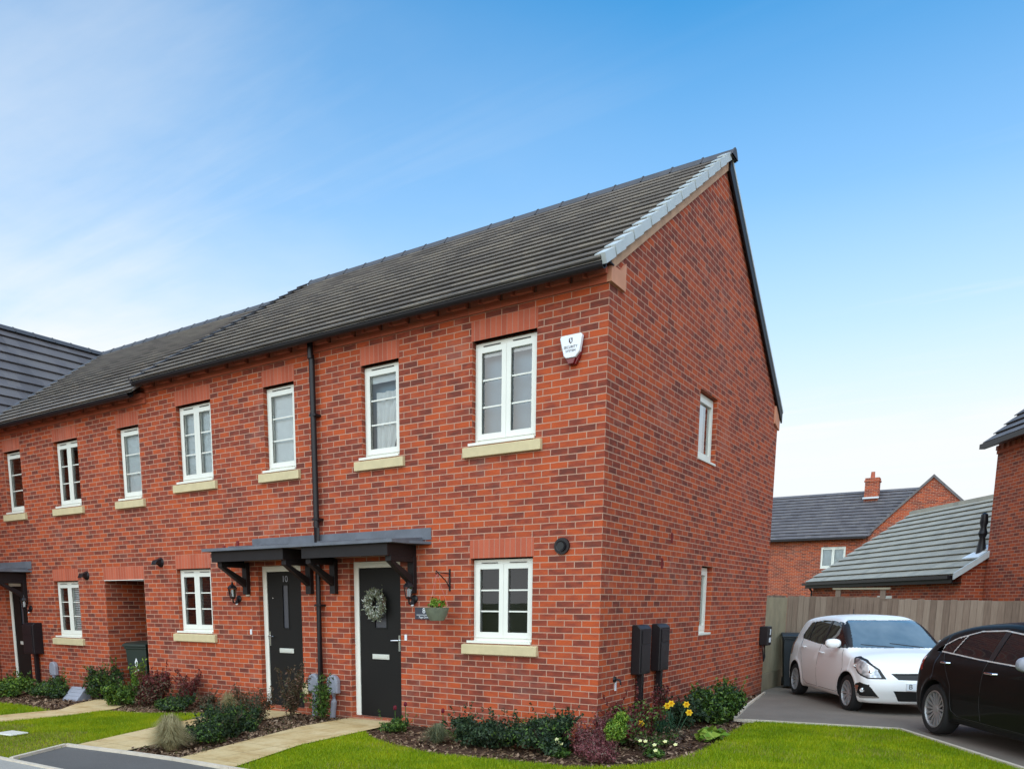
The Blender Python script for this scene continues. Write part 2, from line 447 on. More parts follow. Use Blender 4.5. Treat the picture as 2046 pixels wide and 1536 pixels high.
tc = wn.new('ShaderNodeTexCoord'); sx = wn.new('ShaderNodeSeparateXYZ'); wl.new(tc.outputs['Generated'], sx.inputs[0])
def wmath(op, a, b=0., c=None):
    n = wn.new('ShaderNodeMath'); n.operation = op
    for i, v in enumerate((a, b) if c is None else (a, b, c)):
        if isinstance(v, bpy.types.NodeSocket): wl.new(v, n.inputs[i])
        else: n.inputs[i].default_value = v
    return n.outputs[0]
def wramp(f, stops):
    n = wn.new('ShaderNodeValToRGB'); e = n.color_ramp.elements
    while len(e) < len(stops): e.new(.5)
    for i, (p, c) in enumerate(stops): e[i].position = p; e[i].color = (c, c, c, 1)
    wl.new(f, n.inputs[0]); return n.outputs[0]
# high thin cloud projected on a flat layer overhead
zc = wmath('MAXIMUM', sx.outputs[2], .03)
cb = wn.new('ShaderNodeCombineXYZ'); wl.new(wmath('DIVIDE', sx.outputs[0], zc), cb.inputs[0]); wl.new(wmath('DIVIDE', sx.outputs[1], zc), cb.inputs[1])
mp = wn.new('ShaderNodeMapping'); wl.new(cb.outputs[0], mp.inputs[0]); mp.inputs['Rotation'].default_value = (0, 0, R(38)); mp.inputs['Scale'].default_value = (.2, 1.2, 1)
nz = wn.new('ShaderNodeTexNoise'); nz.inputs['Scale'].default_value = 1.3; nz.inputs['Detail'].default_value = 9; nz.inputs['Roughness'].default_value = .6
nz.inputs['Distortion'].default_value = .5; wl.new(mp.outputs[0], nz.inputs[0])
n2 = wn.new('ShaderNodeTexNoise'); n2.inputs['Scale'].default_value = .55; n2.inputs['Detail'].default_value = 4; wl.new(cb.outputs[0], n2.inputs[0])
cl = wmath('MULTIPLY', wramp(nz.outputs[0], [(.48, 0), (.78, .3)]), wramp(n2.outputs[0], [(.40, 0), (.6, 1)]))
hz = wramp(sx.outputs[2], [(.0, 1), (.17, .98), (.28, .58), (.4, .24), (.56, 0)])
n3 = wn.new('ShaderNodeTexNoise'); n3.inputs['Scale'].default_value = .8; n3.inputs['Detail'].default_value = 7; n3.inputs['Roughness'].default_value = .55; wl.new(cb.outputs[0], n3.inputs[0])
left = wramp(wmath('MULTIPLY', sx.outputs[0], -1), [(.3, 0), (.85, 1)])
soft = wmath('MULTIPLY', wramp(n3.outputs[0], [(.36, .08), (.66, .3)]), left)
al = wmath('MINIMUM', wmath('ADD', wmath('ADD', cl, hz), soft), 1)
mx = wn.new('ShaderNodeMix'); mx.data_type = 'RGBA'; wl.new(al, mx.inputs[0])
skm = wn.new('ShaderNodeMix'); skm.data_type = 'RGBA'; skm.blend_type = 'MULTIPLY'; skm.inputs[0].default_value = 1
wl.new(sky.outputs[0], skm.inputs[6]); skm.inputs[7].default_value = (.2, .96, 1.22, 1)
wl.new(skm.outputs[2], mx.inputs[6]); mx.inputs[7].default_value = (4.55, 4.7, 4.8, 1)
wl.new(mx.outputs[2], bg.inputs['Color'])
scene.view_settings.view_transform = 'Standard'; scene.view_settings.look = 'None'
scene.view_settings.exposure = 0.5; scene.view_settings.gamma = 1; scene.view_settings.use_curve_mapping = False

# ------------------------------------------------------------------ ground
def gz(x, y):
    x = max(x, -20); y = min(y, 12)
    return -.05 + .009 * min(x, 0) - .017 * max(y, 0)
def sheet(name, poly, mat, dz, kind='structure', seg=None):
    bm = bmesh.new()
    vs = [bm.verts.new((x, y, 0)) for x, y in poly]
    bm.faces.new(vs)
    for co, no in (((0, 0, 0), (1, 0, 0)), ((0, 0, 0), (0, 1, 0)), ((0, 12, 0), (0, 1, 0)), ((-20, 0, 0), (1, 0, 0))):
        bmesh.ops.bisect_plane(bm, geom=bm.verts[:] + bm.edges[:] + bm.faces[:], plane_co=co, plane_no=no)
    for v in bm.verts: v.co.z = gz(v.co.x, v.co.y) + dz
    bmesh.ops.triangulate(bm, faces=bm.faces[:])
    bmesh.ops.recalc_face_normals(bm, faces=bm.faces)
    for f in bm.faces:
        if f.normal.z < 0: f.normal_flip()
    me = bpy.data.meshes.new(name); bm.to_mesh(me); bm.free()
    me.materials.append(mat); boxuv(me)
    o = bpy.data.objects.new(name, me); COL.objects.link(o)
    return tag(o, kind=kind)
sheet('ground', [(-600, -600), (600, -600), (600, 600), (-600, 600)], M['ground'], -.06)
PATH8 = [(-3.86, 0.02), (-3.86, -1.0), (-3.34, -3.34), (-2.44, -3.36), (-2.83, -2.0), (-2.88, -.78), (-2.93, 0.02)]
PATH10 = [(-5.72, 0.02), (-5.84, -.6), (-5.63, -1.71), (-5.09, -3.44), (-4.22, -3.4), (-4.78, -.79), (-4.83, 0.02)]
PATH12 = [(-9.6, 0), (-9.0, -1.15), (-8.5, -1.7), (-8.75, -3.3), (-8.9, -4.3), (-8.2, -4.3), (-7.85, -2.9), (-7.68, -2.0), (-7.8, -1.2), (-8.6, -.2), (-8.55, 0)]
L1 = [(-2.87, -.82), (-2.45, -1.15), (-2.03, -1.37), (-1.52, -1.53), (-1.12, -1.62), (-.83, -1.56), (-.45, -1.52), (.0, -1.48), (.33, -1.45), (.7, -1.22), (.93, -.91), (1.1, -.5), (1.17, -.1),
      (1.18, .34), (1.13, 1.0), (1.09, 1.5), (1.03, 2.2), (1.0, 2.7), (1.08, 3.12), (2.79, 3.46), (4.12, 1.0), (6.4, -3.3), (-2.42, -3.34), (-2.82, -2.0)]
L2 = [(-7.7, -1.45), (-6.9, -1.3), (-6.3, -.95), (-5.95, -.8), (-5.66, -1.71), (-5.12, -3.44), (-5.2, -3.5), (-4.86, -4.28), (-8.15, -4.28), (-7.82, -2.9), (-7.65, -2.0)]
L3 = [(-14.5, -1.9), (-11, -1.9), (-9.7, -1.75), (-8.6, -1.85), (-8.78, -3.3), (-8.95, -4.28), (-14.5, -4.28)]
BED1 = [(-2.9, 0.01), (-2.9, -.84), (-2.45, -1.2), (-2.03, -1.42), (-1.5, -1.6), (-1.12, -1.68), (-.4, -1.6), (.35, -1.52), (.75, -1.28), (1.0, -.95), (1.25, -.1), (1.25, .34), (1.15, 1.5), (1.08, 2.6), (1.12, 3.1),
        (.74, 3.04), (.4, 5.2), (.12, 7.6), (-.02, 7.6), (-.02, 0.01)]
BED2 = [(-4.9, 0.01), (-4.86, -.8), (-4.28, -3.4), (-3.3, -3.33), (-3.82, -1.0), (-3.82, 0.01)]
BED3 = [(-8.56, .01), (-8.6, -.2), (-7.75, -1.2), (-7.7, -1.55), (-6.9, -1.38), (-6.2, -.95), (-5.83, -.6), (-5.7, .01)]
BED4 = [(-14.5, .01), (-14.5, -2.0), (-11, -2.0), (-9.7, -1.85), (-8.55, -1.8), (-9.0, -1.15), (-9.62, .01)]
DRIVE = [(.74, 3.1), (.4, 5.2), (.1, 7.6), (-.05, 8.1), (-.05, 12), (9, 12), (14, 8), (14, -3.3), (6.45, -3.3), (4.16, 1.03), (2.81, 3.53), (1.08, 3.19)]
TARM = [(-5.17, -3.5), (-4.2, -3.42), (-3.34, -3.38), (-2.43, -3.4), (6.4, -3.36), (14, -3.36), (14, -4.32), (-4.84, -4.32)]
for nm, pl, m, dz in (('soil_bed', BED1, 'soil', -.03), ('soil_bed', BED2, 'soil', -.03), ('soil_bed', BED3, 'soil', -.03), ('soil_bed', BED4, 'soil', -.03)):
    sheet(nm, pl, M[m], dz)
sheet('path', PATH8, M['slab'], -.004); sheet('path', PATH10, M['slab'], -.004); sheet('path', PATH12, M['slab'], -.008)
sheet('driveway', DRIVE, M['drive'], -.02)
sheet('driveway', TARM, M['tarmac'], -.02)
sheet('pavement', [(-40, -4.36), (20, -4.36), (20, -6.3), (-40, -6.3)], M['pave'], -.012)
sheet('road', [(-60, -6.34), (60, -6.34), (60, -12.5), (-60, -12.5)], M['tarmac'], -.045)
sheet('lawn', L1, M['lawnbase'], -.016); sheet('lawn', L2, M['lawndry'], -.016); sheet('lawn', L3, M['lawnbase'], -.016)
sheet('paving_patch', [(-6.45, -.95), (-5.95, -.62), (-5.72, -1.1), (-6.0, -1.35)], M['tarmac'], -.009)
def edging(name, pts, wd=.05, h=.012):
    mb = MB()
    for (a, b) in zip(pts, pts[1:]):
        a = Vector((*a, 0)); b = Vector((*b, 0)); t = (b - a).normalized(); n = Vector((-t.y, t.x, 0)) * wd / 2
        n1 = max(1, int((b - a).length / .9))
        for k in range(n1):
            p = a.lerp(b, k / n1) + t * .003; q = a.lerp(b, (k + 1) / n1) - t * .003
            c = [p - n, q - n, q + n, p + n]
            zs = [gz(v.x, v.y) for v in c]
            top = [(v.x, v.y, z + h) for v, z in zip(c, zs)]; bot = [(v.x, v.y, z - .09) for v, z in zip(c, zs)]
            mb.grid_faces(bot + top, [(4, 5, 6, 7), (0, 1, 5, 4), (1, 2, 6, 5), (2, 3, 7, 6), (3, 0, 4, 7)])
    return tag(mb.build(name, M['kerb']), kind='structure')
edging('kerb', [(.74, 3.07), (1.08, 3.16), (2.8, 3.5), (4.14, 1.02), (6.43, -3.3)])
edging('kerb', [(-4.86, -4.3), (-5.19, -3.5), (-4.2, -3.41), (-3.34, -3.36), (-2.43, -3.37), (6.4, -3.33)])
edging('kerb', [(.1, 7.6), (.4, 5.2), (.74, 3.07)], .04)
edging('kerb', [(-40, -4.34), (20, -4.34)], .05, .004)

# grass blades ------------------------------------------------------
def in_poly(P, poly):
    x, y = P[:, 0], P[:, 1]; ins = np.zeros(len(P), bool); n = len(poly)
    for i in range(n):
        x1, y1 = poly[i]; x2, y2 = poly[(i + 1) % n]
        c = ((y1 > y) != (y2 > y)) & (x < (x2 - x1) * (y - y1) / ((y2 - y1) if y2 != y1 else 1e-9) + x1)
        ins ^= c
    return ins
def gzn(x, y):
    return -.05 + .009 * np.minimum(np.maximum(x, -20), 0) - .017 * np.maximum(np.minimum(y, 12), 0)
def blades(name, poly, n, h, mat, label, keep=None, grow=0):
    xs = [p[0] for p in poly]; ys = [p[1] for p in poly]
    P = np.stack([rng.uniform(min(xs) - grow, max(xs) + grow, n), rng.uniform(min(ys) - grow, max(ys) + grow, n)], 1)
    ok = in_poly(P, poly)
    if keep is not None: ok &= keep(P)
    P = P[ok]; n = len(P)
    P += rng.normal(0, .022, (n, 2))
    z = gzn(P[:, 0], P[:, 1]) - .02
    hh = h * rng.uniform(.55, 1.25, n); th = rng.uniform(0, 2 * np.pi, n); wd = .0035 * rng.uniform(.7, 1.4, n)
    ln = rng.uniform(.1, .6, n) * hh; la = rng.uniform(0, 2 * np.pi, n)
    dx, dy = np.cos(th) * wd, np.sin(th) * wd
    A = np.stack([P[:, 0] - dx, P[:, 1] - dy, z], 1); B = np.stack([P[:, 0] + dx, P[:, 1] + dy, z], 1)
    T = np.stack([P[:, 0] + np.cos(la) * ln, P[:, 1] + np.sin(la) * ln, z + hh], 1)
    V = np.stack([A, B, T], 1).reshape(-1, 3)
    o = np_mesh(name, V, np.arange(len(V)).reshape(-1, 3), mat)
    return tag(o, label, 'grass', kind='stuff')
blades('lawn_grass', L1, 420000, .036, M['grass'], 'short bright green lawn grass in front of the corner house')
blades('lawn_grass', L2, 130000, .04, M['grass'], 'short lawn grass left of the kinked paving path', keep=lambda P: (P[:, 1] > -3.0 + .25 * np.sin(P[:, 0] * 5)) | (rng.random(len(P)) < .22))
blades('lawn_grass', L2, 22000, .035, M['grassdry'], 'dry yellowing grass patch beside the pavement', keep=lambda P: P[:, 1] < -2.85)
blades('lawn_grass', L3, 70000, .05, M['grass'], 'lawn grass left of the narrow path at far left')
def wild(P): return (np.sin(P[:, 0] * 2.3 + 1.3 * np.sin(P[:, 1] * 1.7)) * np.cos(P[:, 1] * 2.9 + P[:, 0]) + rng.normal(0, .3, len(P))) > .55
blades('lawn_grass', L1, 60000, .05, M['grassdry'], 'yellower longer tufts scattered through the corner lawn', keep=wild)
def chips(name, poly, n, label):
    xs = [p[0] for p in poly]; ys = [p[1] for p in poly]
    P = np.stack([rng.uniform(min(xs), max(xs), n), rng.uniform(min(ys), max(ys), n)], 1); P = P[in_poly(P, poly)]; n = len(P)
    z = gzn(P[:, 0], P[:, 1]) - .026 + rng.uniform(0, .015, n)
    L = rng.uniform(.01, .03, n); W = L * rng.uniform(.25, .6, n); th = rng.uniform(0, 2 * np.pi, n); ti = rng.normal(0, .35, n)
    ax = np.stack([np.cos(th) * L, np.sin(th) * L, ti * L], 1); bx = np.stack([-np.sin(th) * W, np.cos(th) * W, rng.normal(0, .4, n) * W], 1)
    C = np.stack([P[:, 0], P[:, 1], z], 1)
    V = np.stack([C - ax - bx, C + ax - bx, C + ax + bx, C - ax + bx], 1).reshape(-1, 3)
    return tag(np_mesh(name, V, np.arange(len(V)).reshape(-1, 4), M['chip']), label, 'mulch', kind='stuff')
chips('bark_mulch', BED1, 16000, 'brown bark mulch in the bed around the corner house')
chips('bark_mulch', BED2, 9000, 'brown bark mulch between the two paving paths')
chips('bark_mulch', BED3, 7000, 'brown bark mulch in front of the middle house')
chips('bark_mulch', BED4, 9000, 'brown bark mulch in the bed at far left')

# ------------------------------------------------------------------ building helpers
def wall_panel(mb, P, u0, u1, z0, z1, ops=(), d=.1):
    """P(u,z,depth)->xyz ; ops list of (a,b,c,e[,depth])"""
    us = sorted({u0, u1, *[o[0] for o in ops], *[o[1] for o in ops]}); zs = sorted({z0, z1, *[o[2] for o in ops], *[o[3] for o in ops]})
    for a, b in zip(us, us[1:]):
        for c, e in zip(zs, zs[1:]):
            um, zm = (a + b) / 2, (c + e) / 2
            if any(o[0] < um < o[1] and o[2] < zm < o[3] for o in ops): continue
            mb.face([P(a, c, 0), P(b, c, 0), P(b, e, 0), P(a, e, 0)])
    for o in ops:
        a, b, c, e = o[:4]; dd = o[4] if len(o) > 4 else d
        mb.face([P(a, c, 0), P(a, e, 0), P(a, e, dd), P(a, c, dd)])
        mb.face([P(b, c, 0), P(b, c, dd), P(b, e, dd), P(b, e, 0)])
        mb.face([P(a, e, 0), P(b, e, 0), P(b, e, dd), P(a, e, dd)])
        mb.face([P(a, c, 0), P(a, c, dd), P(b, c, dd), P(b, c, 0)])

def frontP(u, z, d): return (u, d, z)

def window_unit(parent, x0, x1, zb, zt, n=2, bars=2, back=None, inset=.075, upv='upvc', stone=True, lintel=True, lz=.225, name='window', P=frontP, vents=True):
    """window with frame, pane, sill; x0..x1, zb..zt opening"""
    def bx(mb, a, b, c, e, d0, d1):
        q = [P(a, c, d0), P(b, c, d0), P(b, c, d1), P(a, c, d1), P(a, e, d0), P(b, e, d0), P(b, e, d1), P(a, e, d1)]
        mb.grid_faces(q, [(0, 3, 2, 1), (4, 5, 6, 7), (0, 1, 5, 4), (2, 3, 7, 6), (3, 0, 4, 7), (1, 2, 6, 5)])
    mb = MB(); g = .004
    a0, a1, b0, b1 = x0 + g, x1 - g, zb + .03, zt - .018
    fw = .05; cw = (a1 - a0 - 2 * .028) / n
    # outer frame
    bx(mb, a0, a0 + .03, b0, b1, inset, inset + .06); bx(mb, a1 - .03, a1, b0, b1, inset, inset + .06)
    bx(mb, a0 + .03, a1 - .03, b1 - .05, b1, inset, inset + .06); bx(mb, a0 + .03, a1 - .03, b0, b0 + .035, inset, inset + .06)
    if n == 2: bx(mb, (x0 + x1) / 2 - .012, (x0 + x1) / 2 + .012, b0 + .035, b1 - .05, inset + .02, inset + .05)
    panes = []
    for k in range(n):
        c0 = a0 + .03 + k * (a1 - a0 - .06) / n + .0015; c1 = a0 + .03 + (k + 1) * (a1 - a0 - .06) / n - .0015
        d0, d1 = b0 + .037, b1 - .052
        bx(mb, c0, c0 + .062, d0, d1, inset - .012, inset + .04); bx(mb, c1 - .062, c1, d0, d1, inset - .012, inset + .04)
        bx(mb, c0 + .062, c1 - .062, d0, d0 + .07, inset - .012, inset + .04); bx(mb, c0 + .062, c1 - .062, d1 - .062, d1, inset - .012, inset + .04)
        gx0, gx1, gz0, gz1 = c0 + .062, c1 - .062, d0 + .07, d1 - .062
        for j in range(bars):
            zz = gz0 + (gz1 - gz0) * (j + 1) / (bars + 1)
            bx(mb, gx0, gx1, zz - .009, zz + .009, inset + .006, inset + .018)
        panes.append((gx0, gx1, gz0, gz1))
    fr = mb.build(name, M[upv], parent)
    if vents:
        for k in range(n):
            mv = MB()
            gx0, gx1, gz0, gz1 = panes[k]
            m0 = (gx0 + gx1) / 2; hw = (gx1 - gx0) * .42
            bx(mv, m0 - hw, m0 + hw, gz1 + .072, gz1 + .08, inset - .014, inset - .002)
            mv.build('trickle_vent', M['gasket'], fr)
    for gx0, gx1, gz0, gz1 in panes:
        mg = MB(); bx(mg, gx0 - .01, gx0 + .004, gz0, gz1, inset + .0, inset + .012); mg.build('gasket', M['gasket'], fr)
    for gx0, gx1, gz0, gz1 in panes:
        mp_ = MB(); mp_.face([P(gx0 - .01, gz0 - .01, inset + .02), P(gx1 + .01, gz0 - .01, inset + .02), P(gx1 + .01, gz1 + .01, inset + .02), P(gx0 - .01, gz1 + .01, inset + .02)])
        mp_.build('pane', M['glass'], fr, fixn=False)
    # sill
    ms = MB()
    bx(ms, x0 - .05 if stone else x0 + g, x1 - .012, zb, zb + .03, -.018, inset + .05)
    ms.build('window_sill', M[upv], fr)
    if stone:
        st = MB()
        q = [P(x0 - .11, zb - .14, -.055), P(x1 + .09, zb - .14, -.055), P(x1 + .09, zb - .14, .06), P(x0 - .11, zb - .14, .06),
             P(x0 - .11, zb - .022, -.055), P(x1 + .09, zb - .022, -.055), P(x1 + .09, zb - .003, .06), P(x0 - .11, zb - .003, .06)]
        st.grid_faces(q, [(0, 3, 2, 1), (4, 5, 6, 7), (0, 1, 5, 4), (2, 3, 7, 6), (3, 0, 4, 7), (1, 2, 6, 5)])
        st.build('stone_sill', M['stone'], fr, bevel=.006)
    if lintel:
        ml = MB(); bx(ml, x0 - .012, x1 + .012, zt, zt + lz, -.003, .075)
        ml.build('lintel', M['soldier'], fr)
    if back:
        for (kind, a, b, c, e, dd) in back:
            mk = MB()
            A0, A1 = x0 + (x1 - x0) * a, x0 + (x1 - x0) * b; Z0, Z1 = zb + (zt - zb) * c, zb + (zt - zb) * e
            if kind == 'curtain':
                k = max(4, int((A1 - A0) / .03))
                for i in range(k):
                    f = lambda t: .02 * math.sin(t * 40)
                    t0, t1 = A0 + (A1 - A0) * i / k, A0 + (A1 - A0) * (i + 1) / k
                    pin = .55
                    mk.face([P(A0 + (t0 - A0) * pin, Z0, inset + dd + f(t0)), P(A0 + (t1 - A0) * pin, Z0, inset + dd + f(t1)), P(t1, Z1, inset + dd + f(t1)), P(t0, Z1, inset + dd + f(t0))])
            elif kind == 'slat':
                z = Z0
                while z < Z1:
                    bx(mk, A0, A1, z, z + .022, inset + dd, inset + dd + .012); z += .034
            else:
                bx(mk, A0, A1, Z0, Z1, inset + dd, inset + dd + .01)
            mk.build('curtain' if kind == 'curtain' else 'blind', M['curtain'] if kind == 'curtain' else M['bluegrey'] if kind == 'sky_panel' else M['blind'], fr)  # the blue-grey kind is painted sky reflection and net, not a blind
    return fr

def roof_slope(mb, x0f, x1f, y0, z0, y1, z1, gauge=.29, step=.05, flip=False):
    """stepped tile rows from eaves (y0,z0) to ridge (y1,z1); x0f/x1f functions of t in 0..1 or numbers"""
    L = math.hypot(y1 - y0, z1 - z0); n = max(2, round(L / gauge))
    ty, tz = (y1 - y0) / L, (z1 - z0) / L; ny, nz_ = -tz, ty
    if nz_ < 0: ny, nz_ = -ny, -nz_
    X0 = x0f if callable(x0f) else (lambda t: x0f); X1 = x1f if callable(x1f) else (lambda t: x1f)
    for k in range(n):
        a, b = k / n, (k + 1) / n
        ya, za = y0 + (y1 - y0) * a, z0 + (z1 - z0) * a; yb, zb = y0 + (y1 - y0) * b, z0 + (z1 - z0) * b
        A = (ya + ny * step, za + nz_ * step); B = (yb + ny * .004, zb + nz_ * .004); C = (ya, za)
        xa0, xa1, xb0, xb1 = X0(a), X1(a), X0(b), X1(b)
        mb.face([(xa0, *A), (xa1, *A), (xb1, *B), (xb0, *B)])
        N_ = (ya + ny * (step - .019), za + nz_ * (step - .019)); K = (N_[0] + ty * .045, N_[1] + tz * .045); C2 = (C[0] + ty * .045, C[1] + tz * .045)
        mb.face([(xa0, *N_), (xa1, *N_), (xa1, *A), (xa0, *A)])
        mb.face([(xa0, *K), (xa1, *K), (xa1, *N_), (xa0, *N_)])
        mb.face([(xa0, *C2), (xa1, *C2), (xa1, *K), (xa0, *K)])
        mb.face([(xa0, *C2), (xa0, *K), (xa0, *N_), (xa0, *A), (xb0, *B)]); mb.face([(xa1, *C2), (xb1, *B), (xa1, *A), (xa1, *N_), (xa1, *K)])
    # underside
    mb.face([(X0(0), y0, z0 - .004), (X0(1), y1, z1 - .004), (X1(1), y1, z1 - .004), (X1(0), y0, z0 - .004)])

def ridge_tiles(parent, x0, x1, y, z, w=.13, drop=.085, seg=.45):
    mb = MB(); x = x0; n = round(abs(x1 - x0) / seg); seg = (x1 - x0) / n
    for k in range(n):
        a, b = x0 + k * seg, x0 + (k + 1) * seg
        prof = [(-w, -drop), (-w * .55, -.005), (-w * .2, .03), (w * .2, .03), (w * .55, -.005), (w, -drop)]
        for (xa, xb, g) in ((a, b - .02 * np.sign(seg), 0), (b - .02 * np.sign(seg), b, .012)):
            pa = [(xa, y + p * (1 + g * 3), z + q + g) for p, q in prof]; pb = [(xb, y + p * (1 + g * 3), z + q + g) for p, q in prof]
            mb.grid_faces(pa + pb, [(i, i + 1, i + 7, i + 6) for i in range(5)] + [tuple(range(6)), tuple(range(11, 5, -1))])
    return mb.build('ridge_tile', M['ridge'], parent)

PIT = .649
YE, ZE, YR, ZR = -.30, 5.07, 3.87, 7.76      # front eaves edge, ridge
DEPTH = 7.74
def terrace_house(root, x0, x1, drop, ops, gable=None, left_end=None, roof_x=None):
    """wall from x0 (left) to x1 (right); drop lowers roof and band"""
    top = 4.95 - drop
    mb = MB()
    wall_panel(mb, frontP, x0, x1, -.4, top + .3, ops)
    # back and ends
    mb.face([(x1, DEPTH, -.4), (x0, DEPTH, -.4), (x0, DEPTH, top + .15), (x1, DEPTH, top + .15)])
    return mb, top

def eaves_band(root, x0, x1, top, end=False):
    mb = MB(); mb.box(x0, x1, -.028, 0, top, top + .075); b = mb.build('corbel_band', M['band'], root)
    md = MB(); x = x1 - .01; k = 0
    while x - .215 > x0:
        if k % 2 == 0: md.box(x - .215, x, -.085, -.0, top + .078, top + .15); md.prism([(x - .223, -.0), (x - .26, -.085), (x - .285, -.075), (x - .25, -.0)], top + .085, top + .15, 'z')
        else: md.box(x - .185, x, -.03, -.0, top + .078, top + .15)
        # angled dog-tooth header between blocks
        x -= .225; k += 1
    md.build('dentil_course', M['dentil'], root)
def gutter(root, x0, x1, ze, name='gutter'):
    mb = MB()
    n = 8; y, z, r = YE + .035, ze - .022, .052
    pr = [(y + r * math.cos(math.pi + math.pi * k / n), z + r * math.sin(math.pi + math.pi * k / n)) for k in range(n + 1)]
    pi_ = [(y + (r - .006) * math.cos(2 * math.pi - math.pi * k / n), z + .001 + (r - .006) * math.sin(2 * math.pi - math.pi * k / n)) for k in range(n + 1)]
    mb.prism(pr + pi_, x0, x1, 'x')
    g = mb.build(name, M['blackpl'], root)
    mf = MB(); mf.box(x0, x1, -.215, -.195, ze - .045, ze + .045); mf.box(x0, x1, -.195, -.0, ze + .034, ze + .046)
    mf.build('fascia', M['black'], root)

def door_unit(root, x0, x1, z0, z1, kind, fw=.085):
    mb = MB(); y0, y1 = .085, .14
    mb.box(x0, x0 + fw, y0, y1, z0, z1); mb.box(x1 - fw * .55, x1, y0, y1, z0, z1); mb.box(x0 + fw, x1 - fw * .55, y0, y1, z1 - .085, z1)
    mb.box(x0, x1, y0 - .05, y1, z0 - .05, z0 - .001)
    fr = mb.build('door_frame', M['upvc'], root, bevel=.004)
    a0, a1, b0, b1 = x0 + fw + .004, x1 - fw * .55 - .004, z0 + .004, z1 - .09
    yl = .1
    md = MB(); ops = []
    cx = (a0 + a1) / 2
    if kind == 'slot': gl = (cx - .055, cx + .055, z0 + 1.2, z0 + 1.84)
    else: gl = (cx - .1, cx + .1, z0 + 1.26, z0 + 1.66)
    def P(u, z, d): return (u, yl + d, z)
    wall_panel(md, P, a0, a1, b0, b1, [(*gl, .02)])
    md.box(a0, a1, yl + .03, yl + .05, b0, b1)
    dr = md.build('door', M['door'], root)
    mt = MB()
    for (p, q, r_, s) in ((gl[0] - .02, gl[1] + .02, gl[3], gl[3] + .02), (gl[0] - .02, gl[1] + .02, gl[2] - .02, gl[2]), (gl[0] - .02, gl[0], gl[2], gl[3]), (gl[1], gl[1] + .02, gl[2], gl[3])):
        mt.box(p, q, yl - .006, yl + .01, r_, s)
    mt.build('glazing_trim', M['door'], dr)
    mg = MB(); mg.box(gl[0], gl[1], yl + .012, yl + .018, gl[2], gl[3]); mg.build('door_pane', M['doorglass'], dr)
    ml = MB(); ml.box(cx - .15, cx + .15, yl - .014, yl - .001, z0 + .82, z0 + .89); ml.box(cx - .125, cx + .125, yl - .019, yl - .0145, z0 + .833, z0 + .877)
    ml.build('letterplate', M['silver'], dr, bevel=.003)
    return dr, (a0, a1, yl)
def lever(dr, x, yl, z, sgn):
    mb = MB(); mb.box(x - .016, x + .016, yl - .012, yl - .001, z - .11, z + .11); mb.tube([(x, yl - .01, z + .04), (x, yl - .045, z + .04), (x + sgn * .03, yl - .05, z + .04), (x + sgn * .12, yl - .05, z + .035)], .009)
    mb.build('handle', M['chrome'], dr, smooth=True)
m_ = NT('obscured_door_glass'); m_.base(srgb(70, 70, 76)); m_.set(.25, spec=.6); M['doorglass'] = m_.mat

def text(body, size, mat, parent, loc, rot=(R(90), 0, 0), name='lettering', ext=.001, align='CENTER', sx=1):
    c = bpy.data.curves.new(name, 'FONT'); c.body = body; c.size = size; c.extrude = ext; c.align_x = align; c.align_y = 'CENTER'
    c.materials.append(mat)
    t = bpy.data.objects.new(name, c); COL.objects.link(t)
    me = bpy.data.meshes.new_from_object(t.evaluated_get(bpy.context.evaluated_depsgraph_get()))
    bpy.data.objects.remove(t)
    me.name = name
    o = bpy.data.objects.new(name, me); COL.objects.link(o); o.parent = parent; o.location = loc; o.rotation_euler = rot; o.scale = (sx, 1, 1)
    return o

def canopy(root, x0, x1, lx0, lx1, br, zt=2.295, hip_l=False, hip_r=False):
    """black fascia box x0..x1, lead roof lx0..lx1, brackets at br"""
    D = .6
    mf = MB()
    mf.box(x0, x1, -D, -D + .03, zt - .15, zt); mf.box(x0, x0 + .03, -D + .03, 0, zt - .15, zt); mf.box(x1 - .03, x1, -D + .03, 0, zt - .15, zt)
    mf.box(x0 + .03, x1 - .03, -D + .03, 0, zt - .06, zt - .04)
    cn = mf.build('canopy', M['black'], root)
    ml = MB(); o = .07
    lip = zt + .002; h = .042
    f0, f1 = lx0, lx1
    # lip and pitched sheet
    ml.box(f0, f1, -D - o, -.0, lip, lip + h)
    i0 = f0 + (.35 if hip_l else 0); i1 = f1 - (.0 if not hip_r else .0)
    a = [(f0 + .02, -D - o + .02, lip + h), (f1 - .02, -D - o + .02, lip + h), (i1 - .02, -.0, lip + h + .055), (i0 + .02, -.0, lip + h + .055)]
    ml.face(a); ml.face([a[1], (f1 - .02, 0, lip + h), a[2]]); ml.face([a[0], a[3], (f0 + .02, 0, lip + h)])
    ml.box(i0 + .02, i1 + (.12 if hip_r else 0), -.012, 0, lip + h + .02, lip + h + .17)
    if hip_r: ml.prism([(f1 + .001, -.32), (f1 + .12, -.001), (f1 + .001, -.001)], lip + .004, lip + h - .004, 'z')
    # rolls (seams)
    nseam = 3
    for k in range(1, nseam):
        x = f0 + (f1 - f0) * k / nseam
        ml.tube([(x, -D - o + .03, lip + h + .006), (x, -.01, lip + h + .06)], .014, 6)
    ml.build('lead_roof', M['lead'], cn, fixn=True)
    for x in br:
        mb = MB()
        z1 = zt - .15
        mb.box(x - .05, x + .05, -.075, -.001, z1 - .47, z1)
        mb.box(x - .045, x + .045, -D + .06, -.075, z1 - .07, z1 - .001)
        # diagonal brace, cut foot
        mb.prism([(-.075, z1 - .36), (-.075, z1 - .245), (-D + .16, z1 - .07), (-D + .06, z1 - .07)], x - .04, x + .04, 'x')
        mb.build('bracket', M['black'], cn, bevel=.004)
    return cn

def rebase(root, L):
    L = Vector(L); root.location = Vector(root.location) + L
    for c in root.children: c.location = Vector(c.location) - L

